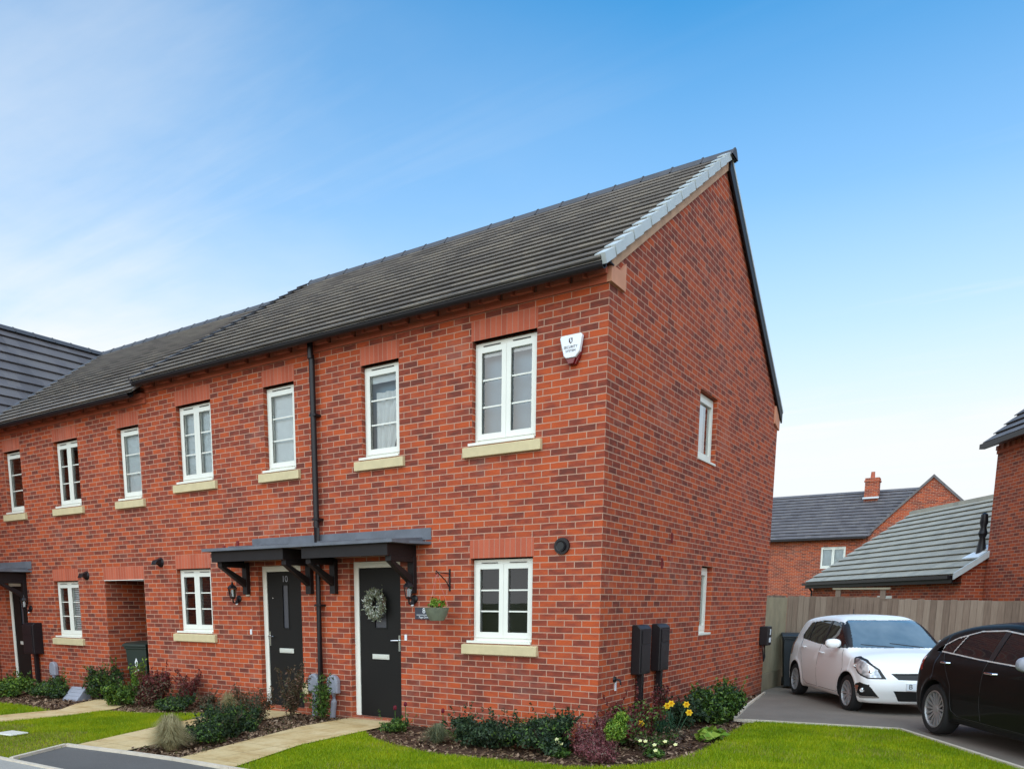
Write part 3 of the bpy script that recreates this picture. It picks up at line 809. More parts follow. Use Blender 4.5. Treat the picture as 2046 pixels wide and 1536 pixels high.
# ------------------------------------------------------------------ corner house (number 8)
h8 = empty('brick_house', label='corner brick house with the gable end and the wreath on its black door', cat='house', group='red brick terraced houses')
W_A0 = (-1.80 + .03, -.885, 1.05, 2.1); W_A1 = (-1.76, -.875, 3.45, 4.65); W_B1 = (-3.53, -2.89, 3.45, 4.65)
D8 = (-3.80, -2.90, -.05, 2.115)
mb, top8 = terrace_house(h8, -4.34, 0, 0, [W_A0, W_A1, W_B1, D8])
GW1 = (3.20, 4.02, 3.58, 4.54); GW0 = (3.63, 4.2, 1.06, 2.1)
def gableP(u, z, d): return (-d, u, z)
wall_panel(mb, gableP, 0, DEPTH, -.4, 4.95, [GW1, GW0])
mb.face([(0, 0, 4.95), (0, DEPTH, 4.95), (0, DEPTH, 5.05), (0, YR, 7.72), (0, 0, 5.22)])
mb.build('wall', M['brick'], h8)
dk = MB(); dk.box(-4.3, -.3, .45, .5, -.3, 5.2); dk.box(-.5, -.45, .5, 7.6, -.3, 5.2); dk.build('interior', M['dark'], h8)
eaves_band(h8, -4.34, -.0, 4.95); gutter(h8, -4.34, .05, ZE)
# roof
mr = MB(); roof_slope(mr, -4.34, .03, YE, ZE, YR, ZR); roof_slope(mr, -4.34, .03, DEPTH + .08, 5.03, YR, ZR)
rf = mr.build('roof', M['tile'], h8)
ridge_tiles(rf, -4.34, .12, YR, ZR + .045)
def verge(parent, x, y0, z0, y1, z1, n, mat, dirx=1):
    L = math.hypot(y1 - y0, z1 - z0); ty, tz = (y1 - y0) / L, (z1 - z0) / L
    ny, nz_ = (-tz, ty) if ty > 0 else (tz, -ty)
    mb = MB(); s = L / n
    for k in range(n):
        a, b = k * s, (k + 1) * s + .012
        o0 = .018
        def Q(t, h): return (y0 + ty * t + ny * h, z0 + tz * t + nz_ * h)
        up0, up1 = .066, .044
        poly = [Q(a + .006, -.04), Q(b - .02, -.052), Q(b - .02, up1), Q(a + .006, up0)]
        mb.prism(poly, x, x + dirx * (.05 + .006 * (k % 2)), 'x')
        poly2 = [Q(a + .006, up0 - .014), Q(b - .02, up1 - .014), Q(b - .02, up1), Q(a + .006, up0)]
        mb.prism(poly2, x - dirx * .07, x - dirx * .001, 'x')
    return mb.build('verge', mat, parent)
verge(rf, .032, YE + .01, ZE, YR - .06, ZR - .02, 17, M['verge']); mb = MB(); mb.prism([(DEPTH + .08, 4.86), (DEPTH + .08, 5.03), (YR, ZR + .0), (YR, ZR - .18)], .032, .06, 'x'); mb.build('rear_verge_shade', M['black'], rf)  # black strip paints the shade on the rear verge undercloak
mb = MB(); mb.prism([(DEPTH + .09, 5.032), (DEPTH + .09, 5.075), (YR, ZR + .045), (YR, ZR + .002)], .0, .068, 'x'); mb.build('verge', M['verge'], rf)
mu = MB()
a = PIT
for s in (1, -1):
    if s == -1: continue
    def Y(v): return v
    f = lambda yy, off: 5.265 + yy * a - off
    pl = [(Y(-.02), f(-.02, .19)), (Y(-.02), f(-.02, .03)), (Y(YR), f(YR, .03)), (Y(YR), f(YR, .19))]
    mu.prism(pl, .001, .028, 'x')
mu.build('undercloak', M['undercloak'], h8)
mk = MB()
mk.prism([(-.03, 4.952), (.36, 4.952), (.36, 5.24), (.22, 5.125), (-.03, 4.96 + .16)], -.02, .034, 'x')
mk.build('kneeler', M['kneeler'], h8); mk = MB()
mk.prism([(DEPTH + .03, 4.72), (DEPTH - .3, 4.8), (DEPTH - .3, 5.1), (DEPTH + .03, 4.95)], .001, .03, 'x')
mk.build('kneeler', M['kneeler'], h8)
window_unit(h8, *W_A0, back=[('blind', .0, .32, 0, 1, .5)])
window_unit(h8, *W_A1, back=[('blind', .05, .95, .86, 1, .05), ('sky_panel', 0, 1, 0, 1, .16)])
window_unit(h8, *W_B1, n=1, back=[('curtain', .25, 1, 0, .72, .06), ('blind', .0, 1, .82, 1, .05), ('sky_panel', 0, 1, 0, 1, .16)])
window_unit(h8, *GW1, n=1, bars=0, P=gableP, stone=False, lintel=False, back=[('blind', 0, .65, 0, 1, .05)], inset=.07, vents=False)
window_unit(h8, *GW0, n=1, bars=0, P=gableP, stone=False, lintel=False, inset=.09, vents=False)
dr8, (da, db, yl) = door_unit(h8, *D8, 'short'); lever(dr8, db - .045, yl, 1.0, -1)
cn8 = canopy(h8, -4.13, -2.63, -4.42, -2.5, (-4.07, -2.67), hip_r=True)
md = MB()
md.tube([(-4.34, -.11, 5.06), (-4.34, -.11, 4.9), (-4.34, -.11, 4.85)], .041, 12); md.tube([(-4.34, -.085, 4.9), (-4.34, -.075, 2.6), (-4.34, -.075, .17)], .041, 14)
md.tube([(-4.34, -.07, .2), (-4.34, -.15, .1)], .041, 12)
for z in (4.1, 2.7, 1.5): md.box(-4.385, -4.27, -.118, -.001, z, z + .03)
md.build('downpipe', M['blackpl'], h8, smooth=True)

# ------------------------------------------------------------------ middle house (number 10)
h10 = empty('brick_house', label='middle brick house with the narrow-glazed black door left of the black downpipe', cat='house', group='red brick terraced houses')
W_C1 = (-5.42, -4.785, 3.45, 4.65); W_D1 = (-7.45, -6.6, 3.45, 4.65); W_D0 = (-7.65, -6.78, 1.05, 2.1); D10 = (-5.67, -4.76, -.03, 2.1)
XS = -8.20
mb, top10 = terrace_house(h10, XS, -4.34, 0, [W_C1, W_D1, W_D0, D10])
mb.face([(XS, 0, 4.7), (XS, 0, 5.22), (XS, YR, 7.72), (XS, YR, 7.2)]); mb.face([(XS, DEPTH, 4.7), (XS, DEPTH, 5.22), (XS, YR, 7.72), (XS, YR, 7.2)])
mb.build('wall', M['brick'], h10)
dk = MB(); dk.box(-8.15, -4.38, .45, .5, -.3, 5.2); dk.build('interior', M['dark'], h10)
eaves_band(h10, XS, -4.34, 4.95); gutter(h10, XS + .06, -4.34, ZE)
mr = MB(); roof_slope(mr, XS + .05, -4.34, YE, ZE, YR, ZR); roof_slope(mr, XS + .05, -4.34, DEPTH - YE, ZE, YR, ZR)
rf = mr.build('roof', M['tile'], h10); ridge_tiles(rf, -4.34, XS + .1, YR, ZR + .045)
verge(rf, XS + .048, YE + .01, ZE, YR - .06, ZR - .02, 17, M['ridge'], -1)
window_unit(h10, *W_C1, n=1, back=[('blind', 0, 1, 0, 1, .07)])
window_unit(h10, *W_D1, back=[('blind', 0, 1, 0, 1, .07)])
window_unit(h10, *W_D0, back=[('blind', 0, .3, .5, 1, .5)])
dr10, (da, db, yl) = door_unit(h10, *D10, 'slot'); lever(dr10, da + .03, yl, 1.0, 1)
text('10', .13, M['greybox'], dr10, ((da + db) / 2, yl - .002, 1.9))
mb = MB(); mb.tube([(da + .12, yl - .008, 1.62), (da + .12, yl, 1.62)], .009); mb.build('door_viewer', M['chrome'], dr10)
canopy(h10, -6.0, -4.49, -6.13, -4.42, (-5.9, -4.545), hip_l=True)

# ------------------------------------------------------------------ lower house with the passage
DR = .15
h12 = empty('brick_house', label='lower left brick house with the covered passage and black meter box', cat='house', group='red brick terraced houses')
W_E1 = (-9.08, -8.46, 3.30, 4.5); W_F1 = (-11.1, -10.3, 3.30, 4.49); W_G1 = (-12.93, -12.3, 3.30, 4.49); W_F0 = (-11.45, -10.6, .88, 1.955); D12 = (-13.34, -12.52, -.14, 1.96)
PASS = (-9.74, -8.56, -.4, 1.95)
mb, top12 = terrace_house(h12, -14.6, XS, DR, [W_E1, W_F1, W_G1, W_F0, D12, (*PASS, .1)])
# passage tunnel
px0, px1 = PASS[0], PASS[1]
mb.face([(px0, .1, -.4), (px0, 7.7, -.4), (px0, 7.7, 1.95), (px0, .1, 1.95)]); mb.face([(px1, .1, -.4), (px1, 7.7, -.4), (px1, 7.7, 1.95), (px1, .1, 1.95)])
mb.build('wall', M['brick'], h12)
mb = MB(); mb.box(px0, px1, .1, 7.7, 1.951, 2.0); mb.box(px0, px1, 7.4, 7.45, -.3, 1.95); mb.build('passage_ceiling', M['black'], h12)
mb = MB(); mb.box(px0 - .02, px1 + .02, -.003, .09, 1.95, 2.175); mb.build('lintel', M['soldier'], h12)
mb = MB(); mb.box(px0, px1, -.012, .09, 1.938, 1.949); mb.build('lintel_plate', M['upvc'], h12)
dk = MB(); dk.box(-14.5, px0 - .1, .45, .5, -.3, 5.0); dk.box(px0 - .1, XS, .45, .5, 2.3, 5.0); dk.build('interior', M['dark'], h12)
eaves_band(h12, -13.7, XS - .0, 4.95 - DR); gutter(h12, -13.4, XS - .05, ZE - DR)
vx = lambda t: -13.3 - 2.0 * t
mr = MB(); roof_slope(mr, vx, XS + .05, YE, ZE - DR, YR, ZR - DR); roof_slope(mr, -15.3, XS + .05, DEPTH - YE, ZE - DR, YR, ZR - DR)
rf = mr.build('roof', M['tile'], h12); ridge_tiles(rf, XS + .02, -15.25, YR, ZR - DR + .045)
mv = MB(); mv.tube([(-13.3, YE, ZE - DR + .02), (-15.3, YR, ZR - DR + .03)], .035, 6); mv.build('valley', M['lead'], rf)
window_unit(h12, *W_E1, n=1, back=[('blind', 0, 1, 0, 1, .06)])
window_unit(h12, *W_F1); window_unit(h12, *W_G1, n=1)
window_unit(h12, *W_F0, back=[('slat', .5, 1, .05, .98, .05)])
dr12, (da, db, yl) = door_unit(h12, *D12, 'slot'); lever(dr12, db - .045, yl, .92, -1)
canopy(h12, -14.1, -12.45, -14.2, -12.33, (-13.9, -12.5), zt=2.14, hip_r=True)
rebase(h10, (-6.2, 0, -.1)); rebase(h12, (-11, 0, -.15))

# ------------------------------------------------------------------ far-left wing house
hw = empty('brick_house', (0, 0, 0), R(90), 'house with steep dark tiled roof rising at the far left edge', 'house', 'red brick terraced houses')
mr = MB(); roof_slope(mr, -7.0, lambda t: -.3 + 4.17 * t, 13.3, ZE - DR, 15.3, ZR - DR)
roof_slope(mr, -7.0, 6.0, 17.3, ZE - DR, 15.3, ZR - DR)
rf = mr.build('roof', M['tile_dark'], hw); ridge_tiles(rf, -7.0, 3.95, 15.3, ZR - DR + .045)
mb = MB(); mb.box(-6.8, -.02, 13.78, 16.9, -.4, 5.1); mb.build('wall', M['brick'], hw)
mb = MB(); mb.box(-7, -.3, 13.24, 13.34, ZE - DR - .1, ZE - DR + .005); mb.build('gutter', M['blackpl'], hw)

# ------------------------------------------------------------------ right-hand house and garage
rzH = math.atan2(-.888, .46)
hr = empty('brick_house', (3.355, 14.52, 0), rzH, 'tall brick house at the right edge with dentilled eaves behind the fence', 'house')
mb = MB(); eH = 5.24
wall_panel(mb, frontP, 0, 9, -.6, eH)
mb.face([(0, 0, -.6), (0, 0, eH), (0, 3.6, eH + 3.5), (0, 7.2, eH), (0, 7.2, -.6)]); mb.face([(0, 7.2, -.6), (9, 7.2, -.6), (9, 7.2, eH), (0, 7.2, eH)])
mb.face([(9, 0, -.6), (9, 7.2, -.6), (9, 7.2, eH), (9, 3.6, eH + 3.5), (9, 0, eH)])
mb.build('wall', M['brick'], hr)
mb = MB(); mb.box(.0, 9, -.03, 0, eH - .3, eH - .22); mb.build('corbel_band', M['band'], hr)
md = MB(); x = .01
while x < 8.8: md.box(x, x + .11, -.06, 0, eH - .218, eH - .12); md.box(x + .11, x + .225, -.034, 0, eH - .218, eH - .12); x += .225
md.build('dentil_course', M['dentil'], hr)
mr = MB(); roof_slope(mr, -.05, 9.1, -.3, eH - .06, 3.6, eH + 3.66); roof_slope(mr, -.05, 9.1, 7.5, eH - .06, 3.6, eH + 3.66)
rf = mr.build('roof', M['tile_dark'], hr); ridge_tiles(rf, -.05, 9.1, 3.6, eH + 3.7)
mb = MB(); mb.box(-.08, 9.1, -.38, -.26, eH - .17, eH - .06); mb.build('gutter', M['blackpl'], hr)

dG = Vector((-.549, .836)); G0 = Vector((3.355 - .888 * .52, 14.52 - .46 * .52))
hg = empty('garage', (G0.x, G0.y, 0), math.atan2(-dG.y, -dG.x), 'low brick garage with weathered grey-green tiled roof behind the fence', 'garage')
eG = 2.2; GL = 8.3
mb = MB()
wall_panel(mb, frontP, -GL, 0, -.6, eG + .1)
for x in (0, -GL): mb.face([(x, 0, -.6), (x, 0, eG + .1), (x, 3.2, eG + 2.2), (x, 6.4, eG + .1), (x, 6.4, -.6)])
mb.face([(-GL, 6.4, -.6), (0, 6.4, -.6), (0, 6.4, eG), (-GL, 6.4, eG)])
mb.build('wall', M['brick'], hg)
mr = MB(); roof_slope(mr, -GL - .1, .12, -.25, eG - .02, 3.2, eG + 2.3, gauge=.33); roof_slope(mr, -GL - .1, .12, 6.65, eG - .02, 3.2, eG + 2.3, gauge=.33)
rf = mr.build('roof', M['tile_green'], hg); mb = MB(); mb.box(-GL - .1, .1, 3.08, 3.32, eG + 2.24, eG + 2.36); mb.build('ridge_tile', M['tile_green'], rf)
sl_ = (2.32) / 3.45
mb = MB(); mb.prism([(-.27, eG - .12), (-.27, eG + .03), (3.2, eG + 2.33), (3.2, eG + 2.18)], .1, .15, 'x'); mb.build('verge', M['verge'], rf)
mb = MB(); mb.box(-GL - .1, .02, -.24, -.21, eG - .2, eG - .02); mb.box(-GL - .1, .02, -.21, 0, eG - .2, eG - .18); mb.build('fascia', M['black'], hg)
mb = MB(); mb.box(-GL - .15, .0, -.34, -.25, eG - .1, eG - .02); mb.build('gutter', M['blackpl'], hg)
mb = MB(); mb.tube([(-GL + .04, -.2, eG - .1), (-GL + .04, -.06, eG - .3), (-GL + .04, -.06, 0)], .035); mb.build('downpipe', M['blackpl'], hg)
# small white window and roof flue with flashing
mb = MB(); mb.box(-3.9, -3.1, -.01, .0, 1.45, 1.72); mb.build('window', M['upvc_w'], hg)
mb = MB(); mb.lathe([(.0, 1.05), (.07, 1.0), (.09, .8), (.06, .7), (.1, .55), (.06, .45), (.09, .25), (.12, .0), (0, 0)], 12, Matrix.Translation((-.25, .55, eG + .42)))
mb.build('flue', M['blackpl'], rf, smooth=True)
mb = MB(); mb.box(-.6, .0, .3, .75, eG + .33, eG + .36, Matrix.Translation((0, 0, 0)) @ Matrix.Rotation(0, 4, 'X')); 
mb2 = MB(); z = lambda y: eG - .02 + (y + .25) * sl_ + .05
mb2.face([(-.62, .25, z(.25)), (.05, .25, z(.25)), (.05, .8, z(.8)), (-.4, .8, z(.8))]); mb2.build('flashing', M['white'], rf)

# ------------------------------------------------------------------ far house beyond the fence
hf = empty('brick_house', (-2, 36, -.3), 0, 'distant brick house with chimney and dark roof beyond the fence', 'house')
mb = MB(); Y0 = 36
WF = (-4.14, -3.0, 3.2, 4.27)
wall_panel(mb, lambda u, z, d: (u, Y0 + d, z), -14, -2.0, -.6, 4.8, [WF])
GLx, GRx, GA = -2.05, 3.1, .53
mb.face([(GLx, Y0 - .06, -.6), (GRx, Y0 - .06, -.6), (GRx, Y0 - .06, 4.78), (GA, Y0 - .06, 7.3), (GLx, Y0 - .06, 4.78)])
mb.face([(GLx, Y0 - .06, -.6), (GLx, Y0 - .06, 4.78), (GLx, Y0 + .1, 4.78), (GLx, Y0 + .1, -.6)])
mb.face([(GRx, Y0 - .06, -.6), (GRx, Y0 + 8, -.6), (GRx, Y0 + 8, 4.78), (GRx, Y0 - .06, 4.78)])
mb.build('wall', M['brick_far'], hf)
mr = MB(); roof_slope(mr, -14, lambda t: -2.0 + 2.4 * t, Y0 - .3, 4.68, Y0 + 3.5, 7.3, gauge=.3); roof_slope(mr, -14, .3, Y0 + 7.3, 4.68, Y0 + 3.5, 7.3)
rf = mr.build('roof', M['tile_dark'], hf)
mr = MB()
for sx_ in (-1, 1):
    e = 2.75
    mr.face([(GA, Y0 - .15, 7.42), (GA, Y0 + 7, 7.42), (GA + sx_ * e, Y0 + 7, 4.7), (GA + sx_ * e, Y0 - .15, 4.7)])
    mr.face([(GA, Y0 - .15, 7.42), (GA, Y0 - .15, 7.28), (GA + sx_ * e, Y0 - .15, 4.56), (GA + sx_ * e, Y0 - .15, 4.7)])
    mr.face([(GA, Y0 - .15, 7.28), (GA, Y0 - .05, 7.28), (GA + sx_ * e, Y0 - .05, 4.56), (GA + sx_ * e, Y0 - .15, 4.56)])
mr.build('roof', M['tile_dark'], hf, fixn=False)
mb = MB(); mb.box(-2.72, -2.08, 38.5, 39.1, 6.6, 7.62); mb.box(-2.76, -2.04, 38.46, 39.14, 7.62, 7.7); mb.box(-2.73, -2.07, 38.49, 39.11, 7.7, 7.82); ch = mb.build('chimney', M['brick_far'], rf)
mb = MB(); mb.lathe([(.11, 0), (.09, .3), (.1, .32)], 12, Matrix.Translation((-2.42, 38.8, 7.82))); mb.build('chimney_pot', M['dentil'], rf)
mb = MB(); mb.face([(-2.78, 38.35, 6.77), (-2.02, 38.35, 6.77), (-2.02, 38.49, 6.87), (-2.78, 38.49, 6.87)]); mb.build('flashing', M['verge'], rf)
mb = MB(); mb.box(-14, -2.06, Y0 - .42, Y0 - .3, 4.6, 4.7); mb.build('gutter', M['blackpl'], hf)
window_unit(hf, *WF, n=2, bars=0, upv='upvc_w', P=lambda u, z, d: (u, Y0 + d, z), stone=False, lintel=False, back=[('blind', 0, 1, 0, 1, .06)], inset=.02)
for c in hf.children: c.location = Vector(c.location) - Vector((-2, 36, -.3))

# ------------------------------------------------------------------ fences
FY = 10.05
def fence_run(name, label, pts, ztop, zb, bw=.112, rail=True):
    r = empty(name, (*pts[0], zb), 0, label, 'fence', 'timber fences behind the cars')
    mb = MB(); mp = MB(); a = Vector(pts[0]); b = Vector(pts[-1]); t = (b - a); L = t.length; t.normalize(); n = Vector((t.y, -t.x))
    k = 0; x = 0
    def P(u, z, d): q = a + t * u + n * d; return (q.x - a.x, q.y - a.y, z - zb)
    while x < L - .02:
        w_ = min(bw, L - x); j = random.uniform(-.012, .008); zt = ztop(x) + j
        q = [P(x, zb, .018), P(x + w_, zb, .006), P(x + w_, zb, -.01), P(x, zb, -.01), P(x, zt, .018), P(x + w_, zt, .006), P(x + w_, zt, -.01), P(x, zt, -.01)]
        mb.grid_faces(q, [(0, 3, 2, 1), (4, 5, 6, 7), (0, 1, 5, 4), (2, 3, 7, 6), (3, 0, 4, 7), (1, 2, 6, 5)]); x += w_
    mb.build('board', M['fence'], r, fixn=False)
    return r
f1 = fence_run('timber_fence', 'long weathered close-board timber fence behind both cars', [(-.1, FY), (6.5, FY)], lambda x: 1.69 - .02 * x + (.0 if x < 1.76 else -.03), -.25)
for u in (1.83, 4.6):
    mb = MB(); mb.box(u, u + .1, -.02, .08, 0, 1.86 - .02 * u); mb.build('post', M['fence'], f1)
mb = MB(); mb.box(0, 6.5, -.006, .06, .25 + .0, .4); mb.build('gravel_board', M['fence_pale'], f1)
f2 = fence_run('timber_fence', 'narrow pale fence panel between the gable corner and the long fence', [(-.12, DEPTH + .3), (-.14, FY)], lambda x: 1.69, -.05, .1)
mb = MB(); mb.box(-.05, .03, -.06, .03, 0, 1.83); mb.build('post', M['fence_pale'], f2)
# ribs on the narrow panel facing the drive
mb = MB(); y = .1
while y < 1.95: mb.box(.0, .035, y, y + .05, .18, 1.7); y += .11
mb.box(.0, .045, .02, 1.99, -.2, .17); mb.build('slat', M['fence_pale'], f2)
fr_ = empty('timber_gate_frame', (.7, 10.9, -.2), 0, 'timber gate frame standing up behind the long fence', 'gate frame')
mb = MB(); mb.box(0, .1, 0, .1, 0, 2.02); mb.build('post', M['fence'], fr_); mb = MB(); mb.box(.88, .98, 0, .1, 0, 2.02); mb.build('post', M['fence'], fr_)
mb = MB(); mb.box(-.06, 1.06, -.02, .12, 2.021, 2.06); mb.build('top_rail', M['fence_pale'], fr_)
mb = MB(); mb.box(.1, .88, .02, .06, 0, 1.86); mb.build('gate', M['fence'], fr_)

# ------------------------------------------------------------------ things fixed to the walls
def lantern(loc, label, flip=1):
    r = empty('wall_lantern', loc, 0, label, 'wall light', 'black wall lanterns beside the front doors')
    mb = MB(); mb.lathe([(0, 0), (.055, 0), (.055, -.012), (.035, -.03), (0, -.035)], 16, Matrix.Translation((0, 0, -.12)) @ Matrix.Identity(4), axis='y')
    mb.tube([(0, -.02, -.12), (0, -.07, -.19), (0, -.12, -.18), (0, -.13, -.12)], .012, 8)
    mb.tube([(0, -.03, -.17), (0, -.06, -.165)], .03, 10)
    mb.build('mount', M['blackpl'], r, smooth=True)
    Tm = Matrix.Translation((0, -.13, 0))
    mb = MB(); mb.lathe([(0, -.125), (.03, -.12), (.045, -.1), (.045, -.09), (0, -.09)], 6, Tm); mb.lathe([(0, .15), (.012, .13), (.02, .1), (.045, .085), (.078, .045), (.078, .035), (0, .035)], 6, Tm)
    for k in range(6):
        a = math.pi / 3 * k
        mb.tube([(.042 * math.cos(a), -.13 + .042 * math.sin(a), -.09), (.066 * math.cos(a), -.13 + .066 * math.sin(a), .036)], .005, 5)
    mb.build('cage', M['blackpl'], r)
    mb = MB(); mb.lathe([(.038, -.088), (.06, .034)], 6, Tm); mb.build('lamp_glass', M['glass'], r, fixn=False)
    mb = MB(); mb.lathe([(0, -.085), (.02, -.085), (.022, .0), (.012, .02), (0, .022)], 10, Tm); mb.build('bulb', M['white'], r, smooth=True)
    mb = MB(); mb.lathe([(0, -.052), (.018, -.045), (.02, -.03), (.0, -.02)], 10, Matrix.Translation((0.0, -.055, -.165))); mb.build('sensor', M['white'], r, smooth=True)
    return r
l1 = lantern((-2.66, 0, 1.72), 'black wall lantern right of the door with the wreath')
l2 = copy_tree(l1); l2.location = (-6.12, 0, 1.73); l2['label'] = 'black wall lantern between the middle house door and its ground-floor window'
l3 = copy_tree(l1); l3.location = (-12.36, 0, 1.55); l3['label'] = 'black wall lantern right of the leftmost door under the leftmost canopy'
mb = MB(); mb.box(-.035, .035, -.03, 0, -.07, .07); mb.box(-.025, .025, -.036, -.0305, -.055, .045)
o = mb.build('key_safe', [M['silver']], None, bevel=.004); o.location = (-5.9, 0, 1.72); tag(o, 'small silver keypad box right of the middle lantern', 'key box')
def bellpush(x, z, label):
    mb = MB(); mb.box(-.018, .018, -.014, 0, -.04, .04); mb.box(-.008, .008, -.018, -.0142, -.01, .01)
    o = mb.build('door_bell', M['white'], None, bevel=.003); o.location = (x, 0, z); return tag(o, label, 'door bell', 'white door bell pushes')
bellpush(-2.81, 1.09, 'white bell push right of the door with the wreath'); bellpush(-5.87, 1.1, 'white bell push left of the middle black door'); bellpush(-12.42, .98, 'white bell push beside the leftmost door')

al = empty('alarm_box', (-.405, 0, 4.35), 0, 'white security alarm box with red base high on the front wall', 'alarm box')
out = [(-.135, .1), (-.12, .125), (.12, .125), (.135, .1), (.105, -.06), (.055, -.115), (-.055, -.115), (-.085, -.09)]
mb = MB(); mb.prism(out, -.085, -.03, 'y'); mb.build('cover', M['white'], al, bevel=.008)
mb = MB(); mb.prism([(-.125, .105), (.125, .105), (.1, -.09), (.05, -.18), (-.04, -.18), (-.09, -.09)], -.05, -.0, 'y'); mb.prism([(-.055, -.118), (.055, -.118), (.03, -.175), (-.03, -.175)], -.075, -.05, 'y'); mb.build('base', M['redlens'], al, bevel=.004)
text('SECURITY', .038, M['ink'], al, (0, -.0865, -.005)); text('SYSTEM', .036, M['ink'], al, (0, -.0865, -.045))
mb = MB(); mb.prism([(-.022, .088), (.022, .088), (.022, .05), (0, .028), (-.022, .05)], -.087, -.0855, 'y'); mb.build('shield_emblem', M['ink'], al)
mb = MB(); mb.prism([(-.012, .08), (.006, .08), (.014, .05), (0, .04), (-.004, .06)], -.0885, -.0872, 'y'); mb.build('shield_inset', M['white'], al)

def vent_cowl(loc, label, r=.085, flue=False):
    e = empty('vent_cowl', loc, 0, label, 'vent', 'round black vents on the front walls')
    mb = MB()
    if flue:
        mb.lathe([(0, -.05), (.05, -.05), (.06, -.055), (.06, -.03), (r, -.03), (r * 1.02, 0), (0, 0)], 24, axis='y'); mb.build('cover', M['blackpl'], e, smooth=True)
        mb = MB(); mb.lathe([(0, -.056), (.045, -.056), (.045, -.052)], 20, axis='y'); mb.build('grille', M['gasket'], e)
    else:
        mb.lathe([(0, -.03), (.07, -.03), (.085, 0)], 20, axis='y')
        mb.prism([(-.001, -.05), (-.001, .07), (-.12, .03), (-.15, -.03), (-.15, -.05), (-.12, -.01)], -.06, .06, 'x'); mb.build('cover', M['blackpl'], e, bevel=.006)
        mb = MB(); mb.lathe([(0, -.06), (.045, -.06), (.05, -.031)], 16, axis='y'); mb.build('grille', M['gasket'], e)
    return e
vent_cowl((-.495, 0, 2.205), 'round black flue terminal beside the corner house ground-floor window', .095, True)
vent_cowl((-8.06, 0, 2.22), 'black hooded vent right of the covered passage')
vent_cowl((-10.3, 0, 2.04), 'black hooded vent left of the covered passage')
def air(loc, rz, label):
    mb = MB(); mb.box(-.032, .032, -.006, 0, -.07, .07)
    for k in range(6): mb.box(-.028, .028, -.012, -.0062, -.06 + k * .021, -.05 + k * .021)
    o = mb.build('wall_vent', M['airbrick'], None); o.location = loc; o.rotation_euler = (0, 0, rz)
    return tag(o, label, 'wall vent', 'small red wall vents')
air((0, 2.27, 2.42), R(90), 'upper small red vent on the gable wall'); air((0, 1.93, 2.07), R(90), 'lower small red vent on the gable wall')
air((-6.42, 0, 2.37), 0, 'small red vent above the left end of the middle canopy'); air((-6.1, 0, 2.43), 0, 'second small red vent just above the middle canopy')

# house sign
sg = empty('house_sign', (-2.50, 0, 1.415), 0, 'dark slate house sign with white number 8 behind the hanging basket', 'house sign')
mb = MB(); mb.box(-.15, .15, -.012, 0, -.078, .078); mb.build('plaque', M['slate'], sg, bevel=.002)
text('8', .1, M['lettering'], sg, (-.0, -.013, .032)); text('Page Drive', .038, M['lettering'], sg, (.0, -.013, -.052))
mb = MB(); mb.box(-.12, .12, -.014, -.0125, -.024, -.018); mb.build('underline', M['lettering'], sg)
# plant bracket and hanging basket
bk = empty('plant_bracket', (-2.09, 0, 1.84), 0, 'black wrought iron bracket on the wall above the hanging basket', 'bracket')
mb = MB(); mb.box(-.012, .012, -.012, 0, -.14, .14); mb.tube([(0, -.01, .08), (0, -.28, .09), (0, -.3, .11)], .007, 6); mb.tube([(0, -.01, -.1), (0, -.08, -.02), (0, -.2, .05), (0, -.27, .086)], .007, 6)
mb.tube([(0, -.3, .11), (0, -.315, .085), (0, -.3, .07), (0, -.285, .08)], .006, 6); mb.build('arm', M['blackpl'], bk)
hb = empty('hanging_basket', (-2.09, -.29, 1.33), 0, 'grey-green woven hanging planter with yellow-green plants beside the front window', 'hanging basket')
mb = MB(); mb.lathe([(0, 0), (.09, 0), (.125, .06), (.155, .15), (.16, .165), (.14, .16), (.1, .12), (0, .12)], 24); mb.build('basket', M['planter'], hb, smooth=True)
mb = MB()
for k in range(3): a = 2.1 * k + .4; mb.tube([(.15 * math.cos(a), .15 * math.sin(a), .16), (0, 0, .59)], .0022, 4)
mb.build('chain', M['pinkwire'], hb)

# black meter boxes on posts
def meter_box(loc, rz, label, w=.4, h=.62, d=.2):
    r = empty('meter_box', loc, rz, label, 'meter box', 'black wall-mounted meter boxes')
    mb = MB(); mb.prism([(0, 0), (-d, .0), (-d, h - .05), (-d + .05, h), (0, h)], -w / 2, w / 2, 'x'); mb.build('body', M['blackpl'], r, bevel=.012)
    mb = MB(); q = -d - .008
    mb.box(-w / 2 + .035, w / 2 - .035, q, -d - .0005, .03, h * .6); mb.prism([(-w / 2 + .05, h * .6 + .01), (w / 2 - .05, h * .6 + .01), (w / 2 - .035, h - .07), (-w / 2 + .035, h - .07)], q, -d - .0005, 'y'); mb.build('door', M['blackpl'], r, bevel=.01)
    mb = MB(); mb.box(-.035, .035, -.1, -.03, -loc[2] - .2, -.001); mb.build('post', M['blackpl'], r, bevel=.004)
    return r
meter_box((.0, 1.15, .66), R(90), 'nearer of the two black meter boxes on the gable wall', .36, .62, .125)
meter_box((.0, 1.83, .66), R(90), 'farther of the two black meter boxes on the gable wall', .36, .62, .125)
meter_box((-12.2, 0, .53), 0, 'black meter box right of the leftmost front door', .4)
